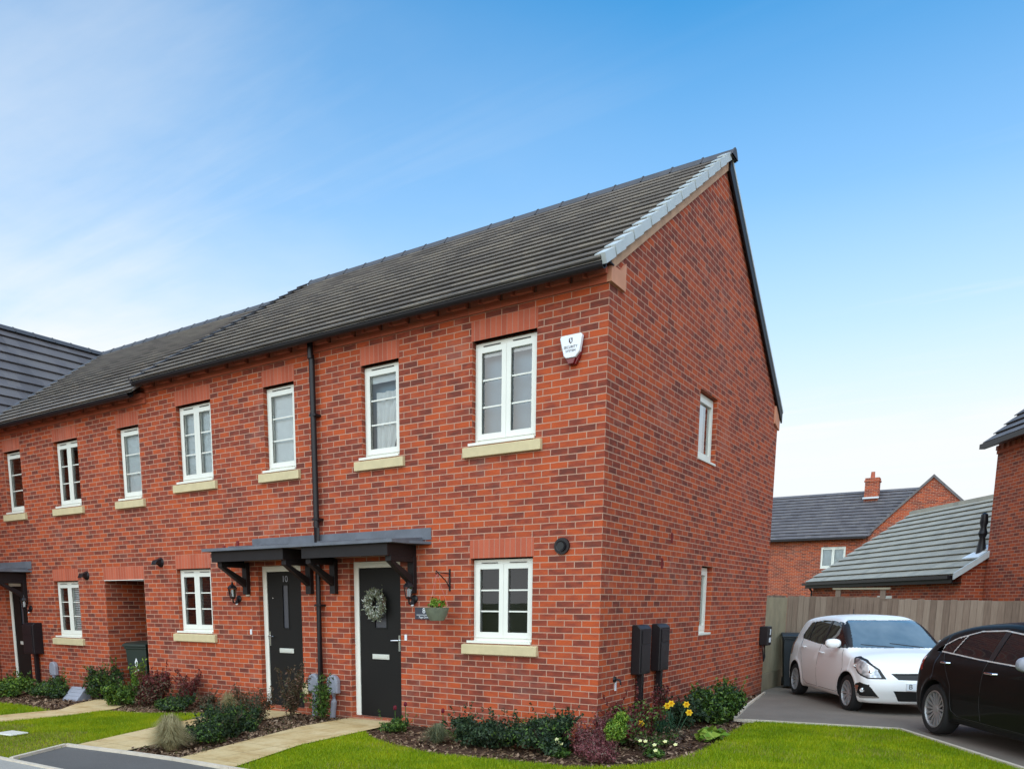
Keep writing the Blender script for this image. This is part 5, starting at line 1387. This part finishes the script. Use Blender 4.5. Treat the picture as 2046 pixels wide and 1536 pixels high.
def car_wheel(parent, x, y, R_, wd, rimr, nsp, side, dark=False, double=False):
    M4 = Matrix.Translation((x, y, R_)) ; s = side
    w_ = empty('wheel', (x, y, R_)); w_.parent = parent
    h = wd / 2
    mb = MB(); mb.lathe([(rimr, -h * .8), (rimr + .01, -h), (R_ - .03, -h), (R_ - .006, -h * .75), (R_, -h * .4), (R_, h * .4), (R_ - .006, h * .75), (R_ - .03, h), (rimr + .01, h), (rimr, h * .8)], 48, axis='y'); mb.build('tyre', M['tyre'], w_, smooth=True)
    mb = MB(); so_ = s * h
    mb.lathe([(rimr + .004, so_ * .92), (rimr - .012, so_ * .96), (rimr - .02, so_ * .8), (rimr - .022, -so_ * .6)], 48, axis='y')
    for k in range(nsp):
        a = 2 * math.pi * k / nsp
        for off in ((-.045, .045) if double else (0,)):
            a0 = a; a1 = a + off
            Rm = Matrix.Rotation(-a1, 4, 'Y'); t0, t1 = (.011, .009) if double else (.013, .011)
            q = [(.03, so_ * .62, -t0), (.03, so_ * .62, t0), (rimr - .014, so_ * .84, t1), (rimr - .014, so_ * .84, -t1), (.03, so_ * .4, -t0), (.03, so_ * .4, t0), (rimr - .014, so_ * .6, t1), (rimr - .014, so_ * .6, -t1)]
            mb.grid_faces([tuple(Rm @ Vector(v)) for v in q], [(0, 1, 2, 3), (4, 7, 6, 5), (0, 4, 5, 1), (1, 5, 6, 2), (2, 6, 7, 3), (3, 7, 4, 0)])
    mb.lathe([(0, so_ * .7), (.035, so_ * .7), (.05, so_ * .6), (.055, so_ * .35)], 20, axis='y')
    mb.build('rim', M['alloy_dark' if dark else 'alloy'], w_, smooth=False)
    mb = MB(); mb.lathe([(0, so_ * .1), (rimr - .02, so_ * .1)], 32, axis='y'); mb.lathe([(0, so_ * .2), (.13, so_ * .2), (.13, so_ * .1)], 32, axis='y'); mb.build('brake_disc', M['hubdark'], w_)
    return w_
m_ = NT('tyre_rubber'); m_.base((.018, .018, .019, 1)); m_.set(.75, spec=.3); M['tyre'] = m_.mat
M['alloy'] = plain('silver_alloy', (.4, .4, .41, 1), .4, metal=.4, var=.05); M['alloy_dark'] = plain('machined_alloy', (.3, .29, .29, 1), .35, metal=.4, var=.08); M['hubdark'] = plain('dark_hub', (.02, .02, .022, 1), .6)
def paint(name, c, coat=1, rough=.35):
    m = NT(name); m.base(c); m.set(rough, spec=.35 if coat > .3 else .08, coat=coat); n = m.noise(1.5, 3)
    m.p.inputs['Coat Roughness'].default_value = .02
    return m.mat
M['paint_white'] = paint('white_car_paint', (.9, .9, .89, 1), .35); M['paint_black'] = paint('black_car_paint', (.006, .0062, .0062, 1), .14, .5)
m_ = NT('dark_car_glass'); m_.base((.012, .014, .016, 1)); m_.set(.03, spec=.45); M['carglass'] = m_.mat
m_ = NT('windscreen_glass'); m_.base(m_.ramp(m_.noise(1.4, 3), [(.35, (.13, .16, .17, 1)), (.65, (.24, .28, .29, 1))])); m_.set(.03, spec=1, coat=1); m_.p.inputs['IOR'].default_value = 2.0; M['screen'] = m_.mat  # mottled grey base puts the sky's reflection into the glass colour
m_ = NT('headlamp_glass'); m_.base(m_.ramp(m_.noise(9, 2), [(.38, (.2, .2, .21, 1)), (.5, (.45, .46, .47, 1)), (.62, (.75, .75, .74, 1))])); m_.set(.12, metal=.35, spec=.8, coat=1); M['headlamp'] = m_.mat
m_ = NT('red_lamp'); m_.base((.35, .01, .012, 1)); m_.set(.1, spec=.7, coat=1); M['taillamp'] = m_.mat
M['bright'] = plain('sky_tinted_window_trim', (.62, .62, .6, 1), .3, metal=.3, var=.04)  # light grey stands in for sky mirrored in the black car's chrome
M['satin'] = plain('satin_black_trim', (.012, .012, .013, 1), .45)

def build_car(S, label, loc, heading, body_mat, name='parked_car'):
    """local: +x forward, +y left. parts classified on the body surface"""
    root = empty(name, loc, heading, label, 'car', 'cars parked on the driveway')
    S['F'] = make_F(S)
    P = car_surface(S)
    nu, nv = P.shape[:2]; V = P.reshape(-1, 3).copy()
    for kind, poly, cond in S['snaps']:
        X, Y_, Z = V[:, 0].copy(), V[:, 1].copy(), V[:, 2].copy()
        if kind == 'circle':
            cx, cz, r_ = poly; d = np.hypot(X - cx, Z - cz); m = (np.abs(d - r_) < .011) & cond(V)
            V[m, 0] = cx + (X[m] - cx) / d[m] * r_; V[m, 2] = cz + (Z[m] - cz) / d[m] * r_; continue
        if kind == 'xz': A, B, sc = X, Z, 1.0
        elif kind == 'yz': A, B, sc = np.abs(Y_), Z, 1.0
        else:
            rho = np.hypot(X - .95, Y_); A, B, sc = np.degrees(np.arctan2(np.abs(Y_), X - .95)), Z, None
        scl = 1.0 if sc else np.radians(1) * .9
        best = np.full(len(V), 9.0); ba = A.copy(); bb = B.copy()
        for (p1, q1), (p2, q2) in zip(poly, poly[1:] + poly[:1]):
            ex, ez = (p2 - p1) * scl, q2 - q1; L2 = ex * ex + ez * ez + 1e-12
            t = np.clip((((A - p1) * scl) * ex + (B - q1) * ez) / L2, 0, 1)
            ca, cb_ = p1 + t * (p2 - p1), q1 + t * (q2 - q1); d = np.hypot((A - ca) * scl, B - cb_)
            u = d < best; best[u] = d[u]; ba[u] = ca[u]; bb[u] = cb_[u]
        m = (best < .0085) & cond(V)
        if kind == 'xz': V[m, 0] = ba[m]; V[m, 2] = bb[m]
        elif kind == 'yz': V[m, 1] = np.sign(Y_[m]) * ba[m]; V[m, 2] = bb[m]
        else:
            V[m, 0] = .95 + rho[m] * np.cos(np.radians(ba[m])); V[m, 1] = np.sign(Y_[m]) * rho[m] * np.sin(np.radians(ba[m])); V[m, 2] = bb[m]
    i = np.arange(nu - 1)[:, None]; j = np.arange(nv)[None, :]; j2 = (j + 1) % nv
    Fq = np.stack([i * nv + j, i * nv + j2, (i + 1) * nv + j2, (i + 1) * nv + j], -1).reshape(-1, 4)
    c = V[Fq].mean(1); e1 = V[Fq[:, 2]] - V[Fq[:, 0]]; e2 = V[Fq[:, 3]] - V[Fq[:, 1]]; nr = np.cross(e1, e2); nr /= np.linalg.norm(nr, axis=1)[:, None] + 1e-12
    cen = np.array([0, 0, S['ax'][2]])
    flip = ((c - cen) * nr).sum(1) < 0
    # orientation is uniform; decide by majority
    if flip.mean() > .5: Fq = Fq[:, ::-1]; nr = -nr
    x, y, z = c[:, 0], c[:, 1], c[:, 2]; ay = np.abs(y)
    cls = S['classify'](x, y, z, ay, nr)
    # vertex normals for insets
    vn = np.zeros_like(V); 
    for k in range(4): np.add.at(vn, Fq[:, k], nr)
    vn /= np.linalg.norm(vn, axis=1)[:, None] + 1e-12
    for key, (pname, mat, off) in S['parts'].items():
        m = cls == key
        if not m.any(): continue
        f = Fq[m]; u, inv = np.unique(f, return_inverse=True); 
        groups = [m]
        if pname in S['pairs']:
            idx = np.nonzero(m)[0]; f = Fq[idx]; u, inv = np.unique(f, return_inverse=True); inv = inv.reshape(-1, 4); lab = np.arange(len(u))
            while True:
                fl = lab[inv].min(1); nl = lab.copy()
                for k in range(4): np.minimum.at(nl, inv[:, k], fl)
                nl = nl[nl]
                if (nl == lab).all(): break
                lab = nl
            fl = lab[inv[:, 0]]; groups = []
            for L_ in np.unique(fl):
                g = np.zeros(len(m), bool); g[idx[fl == L_]] = True
                if g.sum() > 25: groups.append(g)
                else: stray = g
        for g in groups:
            if not g.any(): continue
            f = Fq[g]; u, inv = np.unique(f, return_inverse=True)
            np_mesh(pname, V[u] + vn[u] * off, inv.reshape(-1, 4), mat if mat else body_mat, root, smooth=True)
    for wx in S['wheels']:
        for s_ in (-1, 1):
            ml = MB(); n = 40; r_ = S['ar']; cz = S['wr'] + .01
            ring = []
            for q in range(n + 1):
                a_ = R(-25) + R(230) * q / n; X_, Z_ = wx + r_ * math.cos(a_), cz + r_ * math.sin(a_)
                d_ = (V[:, 0] - X_) ** 2 + (V[:, 2] - Z_) ** 2 + (np.sign(V[:, 1]) != s_) * 9 + (np.abs(V[:, 1]) < .5) * 9; k_ = np.argsort(d_)[:3]
                yo = np.abs(V[k_, 1]).max(); ring.append((X_, yo, Z_, a_))
            for (A_, B_) in zip(ring, ring[1:]):
                ml.face([(A_[0], s_ * A_[1], A_[2]), (B_[0], s_ * B_[1], B_[2]), (B_[0], s_ * .45, B_[2]), (A_[0], s_ * .45, A_[2])])
            ml.face([(q[0], s_ * .45, q[2]) for q in ring])
            ml.build('wheel_arch', M['satin'], root)
    return root, V, vn

def surf_y(V, x, z, side):
    """outer |y| of the surface near (x,z)"""
    d = (V[:, 0] - x) ** 2 + (V[:, 2] - z) ** 2 + (np.sign(V[:, 1]) != side) * 9
    k = np.argsort(d)[:6]; return side * np.abs(V[k, 1]).max()
def shut_lines(parent, V, lines, mat, side, w=.006, name='shut_line'):
    mb = MB()
    for pts in lines:
        q = []
        for (a, b) in zip(pts, pts[1:]):
            n = max(1, int(math.hypot(b[0] - a[0], b[1] - a[1]) / .05))
            q += [(a[0] + (b[0] - a[0]) * k / n, a[1] + (b[1] - a[1]) * k / n) for k in range(n)]
        q.append(pts[-1])
        mb.tube([(x_, surf_y(V, x_, z_, side) + side * -.001, z_) for x_, z_ in q], w / 2, 5)
    return mb.build(name, mat, parent)
def mirror(parent, x, y, z, side, capmat, s=1):
    mb = MB()
    vs = []; fs = []; n = 12; m = 8
    for a in range(m + 1):
        ph = math.pi * a / m
        for b in range(n):
            th = 2 * math.pi * b / n
            sx_, sy_, sz_ = math.sin(ph) * math.cos(th), math.cos(ph), math.sin(ph) * math.sin(th)
            px_ = (.075 if sx_ > 0 else .035) * np.sign(sx_) * abs(sx_) ** .7; py_ = .125 * np.sign(sy_) * abs(sy_) ** .8; pz_ = .078 * np.sign(sz_) * abs(sz_) ** .75
            vs.append((x + px_ * s, y + side * .14 + py_ * s, z + .03 + pz_ * s))
    for a in range(m):
        for b in range(n): fs.append((a * n + b, a * n + (b + 1) % n, (a + 1) * n + (b + 1) % n, (a + 1) * n + b))
    mb.grid_faces(vs, fs); c = mb.build('wing_mirror', capmat, parent, smooth=True)
    mb = MB(); mb.tube([(x, y - side * .02, z - .03), (x, y + side * .08, z - .02)], .022, 8); mb.build('mirror_arm', M['satin'], c)
def handle(parent, V, x, z, side, mat, L=.18):
    y = surf_y(V, x, z, side); mb = MB(); mb.tube([(x - L / 2, y - side * .004, z), (x - L / 2 + .02, y + side * .03, z + .002), (x + L / 2 - .02, y + side * .03, z), (x + L / 2, y - side * .004, z)], .013, 8); mb.build('door_handle', mat, parent, smooth=True)

# --- white hatchback
W1 = .845
SW = dict(W=W1, ax=(-1.25, 1.15, .68), k=.035, bot=.19, wheels=(1.12, -1.31), wr=.3, ar=.345, flare=.012, nc=.30, tcv=.14, crown=.055,
          top=[(-2.0, 1.28), (-1.75, 1.38), (-1.45, 1.46), (-1.0, 1.51), (-.4, 1.53), (.1, 1.5), (.35, 1.425), (.66, 1.23), (.98, 1.015), (1.12, .985), (1.35, .95), (1.6, .865), (1.8, .745), (1.95, .6)],
          plan=[(-2.0, .88), (-1.7, .955), (-1.3, .99), (-.6, 1), (.8, 1), (1.2, .985), (1.6, .95), (1.95, .86)],
          sec=[(.15, .78), (.25, .815), (.45, .842), (.62, .845), (.8, .83), (.95, .8), (1.02, .765), (1.2, .7), (1.4, .625), (1.55, .55)],
          nose=[(.15, 1.8), (.3, 1.86), (.42, 1.905), (.55, 1.9), (.66, 1.86), (.78, 1.8), (.95, 1.7), (1.2, 1.7), (1.6, 1.7)],
          tail=[(.15, -1.82), (.35, -1.92), (.6, -1.945), (.8, -1.92), (1.0, -1.86), (1.2, -1.74), (1.4, -1.62), (1.5, -1.6), (1.6, -1.6)])
side_win = [(.86, 1.0), (.75, 1.075), (.2, 1.395), (-.1, 1.425), (-.6, 1.425), (-1.12, 1.37), (-1.32, 1.13), (-1.25, 1.07), (-.4, 1.015)]
def ang(x, y): return np.degrees(np.arctan2(np.abs(y), x - .95))
HL = [(31, .585), (46, .58), (57, .65), (65, .75), (70, .885), (65, .905), (52, .86), (38, .73)]
HLI = [(35, .60), (45.5, .60), (55.5, .665), (62.5, .75), (66.5, .86), (64, .878), (53, .838), (40, .72)]
FIN = [(41, .315), (52, .31), (56, .36), (54, .47), (51, .485), (45, .47)]
GR1 = [(0, .575), (.36, .58), (.45, .67), (0, .68)]; GR2 = [(0, .25), (.32, .25), (.42, .41), (0, .41)]
FOG = [(36, .29), (53, .275), (61, .34), (58.5, .49), (53, .52), (44, .485)]
def cls_w(x, y, z, ay, nr):
    c = np.zeros(x.shape, int)
    dA = np.minimum(np.hypot(x - 1.12, z - .31), np.hypot(x + 1.31, z - .31))
    sd_ = (ay > .45) & (np.abs(nr[:, 1]) > .55)
    g = sd_ & pip(x, z, side_win)
    c[g] = 1
    for a, b in ((-.22, -.14), (-.98, -.93)): c[g & (x > a - .0 + (z - 1.2) * -.05) & (x < b)] = 2
    ws = (x > .2) & (x < 1.02) & (z > 1.015) & (nr[:, 0] > .25) & (nr[:, 2] > .2) & ~g
    wl_ = np.interp(z, [1.0, 1.43], [.675, .55]); 
    c[ws & (ay < wl_) & (z < 1.445)] = 3
    c[(ws & (ay >= wl_) & (z < 1.43)) ] = 2
    c[(c == 0) & (x > .0) & (z > 1.0) & (z < 1.41) & sd_ & (x > .12 + (1.41 - z) * 1.55)] = 2
    a = ang(x, y)
    hl = pip(a, z, HL) & (x > 1.05)
    c[hl] = 9; c[pip(a, z, HLI) & (x > 1.05)] = 4
    c[(x > 1.5) & pip(ay, z, [(0, .575), (.36, .58), (.45, .67), (0, .68)])] = 5
    c[(x > 1.5) & pip(ay, z, GR2)] = 5
    fogout = pip(a, z, FOG) & (x > 1.2); fogin = pip(a, z, FIN) & (x > 1.2)
    c[fogout] = 5; c[fogout & ~fogin & ((a > 53.5) | (z < .315)) & (z < .47)] = 7
    c[(x < -1.55) & (z > .75) & (z < 1.08) & (ay > .55) & (x < -1.6)] = 6
    c[(x < -1.5) & (z > 1.1) & (z < 1.38) & (ay < .55) & (nr[:, 0] < -.3)] = 1
    c[(z < .2) & (np.abs(nr[:, 2]) > .7)] = 8
    c[(dA < .345) & (ay > .5)] = -1
    return c
SW['snaps'] = [('circle', (1.12, .31, .345), lambda V: np.abs(V[:, 1]) > .5), ('circle', (-1.31, .31, .345), lambda V: np.abs(V[:, 1]) > .5),
               ('xz', side_win, lambda V: np.abs(V[:, 1]) > .5), ('az', HL, lambda V: V[:, 0] > 1.05), ('az', HLI, lambda V: V[:, 0] > 1.05), ('yz', GR1, lambda V: V[:, 0] > 1.5), ('yz', GR2, lambda V: V[:, 0] > 1.5), ('az', FOG, lambda V: V[:, 0] > 1.2), ('az', FIN, lambda V: V[:, 0] > 1.2)]
SW['classify'] = cls_w
SW['parts'] = {0: ('body', None, 0), 1: ('window', M['carglass'], -.006), 2: ('pillar_trim', M['satin'], -.001), 3: ('windscreen', M['screen'], -.004), 4: ('headlight', M['headlamp'], .003),
               5: ('grille', M['gasket'], -.014), 6: ('taillight', M['taillamp'], .003), 7: ('chrome_trim', M['chrome'], .004), 9: ('headlight_surround', M['gasket'], -.001), 8: ('underbody', M['satin'], 0)}
SW['pairs'] = ('window', 'headlight', 'taillight', 'chrome_trim', 'headlight_surround', 'pillar_trim', 'grille')
hd = math.atan2(-.868, .497)
fwd = Vector((math.cos(hd), math.sin(hd))); lft = Vector((-fwd.y, fwd.x))
def place(front_contact, wx, wy):
    # right-hand wheel contact (outer face) known
    return Vector(front_contact) - fwd * wx + lft * wy
pw = place((1.919, 5.661), 1.12, .71)
car1, V1, vn1 = build_car(SW, 'small white hatchback parked on the driveway facing out', (pw.x, pw.y, gz(pw.x, pw.y) - .02), hd, M['paint_white'])
for wx in (1.12, -1.31):
    for s_ in (-1, 1): car_wheel(car1, wx, s_ * .735, .3, .185, .205, 10, s_, double=True)
for s_ in (-1, 1):
    shut_lines(car1, V1, [[(.80, .98), (.92, .7), (.86, .33), (.7, .28), (-.1, .28)], [(-.18, 1.0), (-.2, .6), (-.16, .3)], [(-1.22, 1.08), (-1.1, .86), (-.93, .62), (-.85, .35), (-.7, .28), (-.16, .28)]], M['hubdark'], s_, .005)
    mirror(car1, .62, s_ * .76, 1.04, s_, M['paint_white']); handle(car1, V1, -.02, .88, s_, M['paint_white']); handle(car1, V1, -.93, .93, s_, M['paint_white'], .14)
npl = empty('number_plate', (1.885, 0, .555)); npl.parent = car1; npl.rotation_euler = (0, 0, 0)
bpy.data.objects.remove(npl)
mb = MB(); mb.box(1.885, 1.912, -.26, .26, .425, .535); npl = mb.build('number_plate', M['white'], car1, bevel=.004)
text('B', .105, M['hubdark'], npl, (1.9135, -.205, .48), (R(90), 0, R(90)), 'plate_letter')
def lamp_at(car, V, a_deg, z, r):
    for s_ in (-1, 1):
        A_ = np.degrees(np.arctan2(np.abs(V[:, 1]), V[:, 0] - .95)); d = ((A_ - a_deg) * .016) ** 2 + (V[:, 2] - z) ** 2 + (np.sign(V[:, 1]) != s_) * 9 + (V[:, 0] < 1.1) * 9
        p_ = V[np.argmin(d)]
        dirv = Vector((math.cos(R(a_deg * .6)), s_ * math.sin(R(a_deg * .6)), .15)).normalized()
        Mx = Matrix.Translation(Vector(p_) - dirv * .012) @ dirv.to_track_quat('Z', 'Y').to_matrix().to_4x4()
        mb = MB(); mb.lathe([(r, 0), (r * .96, .012), (r * .8, .014), (r * .7, .008), (r * .35, .02), (0, .024)], 20, Mx); mb.build('lamp_unit', M['chrome'], car, smooth=True)
lamp_at(car1, V1, 44, .675, .055); lamp_at(car1, V1, 62, .765, .035); lamp_at(car1, V1, 50, .40, .035)
def wiper(car, a, b):
    mb = MB(); mb.tube([a, b], .008, 5); mb.build('wiper', M['satin'], car)
wiper(car1, (1.03, -.1, 1.03), (.985, -.6, 1.07)); wiper(car1, (1.03, .35, 1.03), (.98, -.15, 1.09))
mb = MB(); mb.lathe([(0, 0), (.22, .0), (.24, .05), (.1, .14), (0, .16)], 16, Matrix.Translation((-.2, -.35, .75)) @ Matrix.Scale(.6, 4)); mb.build('seat', M['satin'], car1)
mb = MB(); mb.lathe([(0, 0), (.02, .0), (.008, .02), (.006, .12), (0, .12)], 8, Matrix.Translation((-.9, 0, 1.5))); mb.build('aerial', M['satin'], car1)

# --- black hatchback
W2 = .89
SB = dict(W=W2, ax=(-1.4, 1.3, .7), k=.024, bot=.2, wheels=(1.4, -1.3), wr=.325, ar=.365, flare=.014, nc=.26, tcv=.2, crown=.06,
          top=[(-2.1, 1.12), (-1.85, 1.2), (-1.6, 1.3), (-1.2, 1.4), (-.7, 1.45), (-.2, 1.455), (.2, 1.4), (.5, 1.26), (.9, 1.05), (1.1, 1.0), (1.4, .96), (1.8, .86), (2.0, .75), (2.2, .6)],
          plan=[(-2.2, .84), (-1.9, .93), (-1.5, .99), (-.8, 1), (1.0, .99), (1.6, .97), (2.1, .85)],
          sec=[(.15, .82), (.25, .855), (.45, .885), (.65, .89), (.8, .885), (.93, .86), (1.0, .82), (1.2, .72), (1.38, .62), (1.5, .55)],
          nose=[(.15, 2.0), (.4, 2.15), (.6, 2.13), (.8, 2.0), (1.0, 1.9), (1.5, 1.9)],
          tail=[(.15, -2.0), (.35, -2.07), (.6, -2.09), (.8, -2.06), (1.0, -1.96), (1.15, -1.82), (1.3, -1.68), (1.5, -1.6)])
bwin = [(.95, .965), (.5, 1.2), (.1, 1.325), (-.35, 1.36), (-.8, 1.335), (-1.2, 1.24), (-1.52, 1.09), (-1.55, 1.055), (-.5, 1.005)]
def shrink(poly, d):
    cx, cz = sum(p[0] for p in poly) / len(poly), sum(p[1] for p in poly) / len(poly)
    return [(cx + (p[0] - cx) * (1 - d / abs(p[0] - cx + 1e-6) if abs(p[0] - cx) > 2 * d else 1), cz + (p[1] - cz) * (1 - d / abs(p[1] - cz + 1e-6) if abs(p[1] - cz) > d else 1)) for p in poly]
def cls_b(x, y, z, ay, nr):
    c = np.zeros(x.shape, int)
    dA = np.minimum(np.hypot(x - 1.4, z - .335), np.hypot(x + 1.3, z - .335))
    sd_ = (ay > .45) & (np.abs(nr[:, 1]) > .5)
    g = sd_ & pip(x, z, bwin); gi = sd_ & pip(x, z, bwin_in)
    c[g] = 7; c[gi] = 1
    c[gi & (x > -.34) & (x < -.24)] = 2; c[gi & (np.abs(x + 1.1 - (z - 1.1) * .45) < .012)] = 7
    ws = (x > .1) & (x < 1.05) & (z > 1.03) & (nr[:, 0] > .2) & ~g & (ay < .62) & (z < 1.4); c[ws] = 3
    c[(x < -1.72) & (z > .8) & (z < .97) & (ay > .5)] = 6
    c[(x < -1.4) & (z > 1.06) & (z < 1.3) & (ay < .55) & (nr[:, 0] < -.3)] = 1
    c[(x > 1.7) & (z > .62) & (z < .8) & (ay > .5)] = 4; c[(x > 1.8) & (z > .5) & (z < .75) & (ay < .42)] = 5
    c[(z < .21) & (np.abs(nr[:, 2]) > .7)] = 8
    c[(dA < .365) & (ay > .5)] = -1
    return c
bwin_in = [(.9, .98), (.485, 1.188), (.1, 1.311), (-.35, 1.346), (-.8, 1.321), (-1.185, 1.228), (-1.49, 1.086), (-1.49, 1.068), (-.5, 1.018)]
SB['snaps'] = [('circle', (1.4, .335, .365), lambda V: np.abs(V[:, 1]) > .5), ('circle', (-1.3, .335, .365), lambda V: np.abs(V[:, 1]) > .5),
               ('xz', bwin, lambda V: np.abs(V[:, 1]) > .5), ('xz', bwin_in, lambda V: np.abs(V[:, 1]) > .5)]
SB['classify'] = cls_b; SB['parts'] = dict(SW['parts']); SB['pairs'] = SW['pairs']
SB['parts'][7] = ('chrome_trim', M['bright'], .002)
hd2 = hd; pw2 = place((3.19, 3.30), -1.3, .86)
car2, V2, vn2 = build_car(SB, 'glossy black hatchback parked nearest, at the right edge of the picture', (pw2.x, pw2.y, gz(pw2.x, pw2.y) - .02), hd2, M['paint_black'])
for wx in (1.4, -1.3):
    for s_ in (-1, 1): car_wheel(car2, wx, s_ * .775, .325, .21, .235, 16, s_, True)
for s_ in (-1, 1):
    shut_lines(car2, V2, [[(.9, .96), (1.0, .7), (.95, .36), (.8, .3), (-.2, .3)], [(-.29, 1.0), (-.3, .6), (-.26, .32)], [(-1.3, 1.04), (-1.12, .88), (-.95, .66), (-.88, .36), (-.75, .3), (-.2, .3)]], M['hubdark'], s_, .005)
    mirror(car2, .72, s_ * .86, 1.02, s_, M['greybox'], 1.05); handle(car2, V2, -.12, .88, s_, M['chrome'], .2); handle(car2, V2, -1.12, .93, s_, M['chrome'], .17)
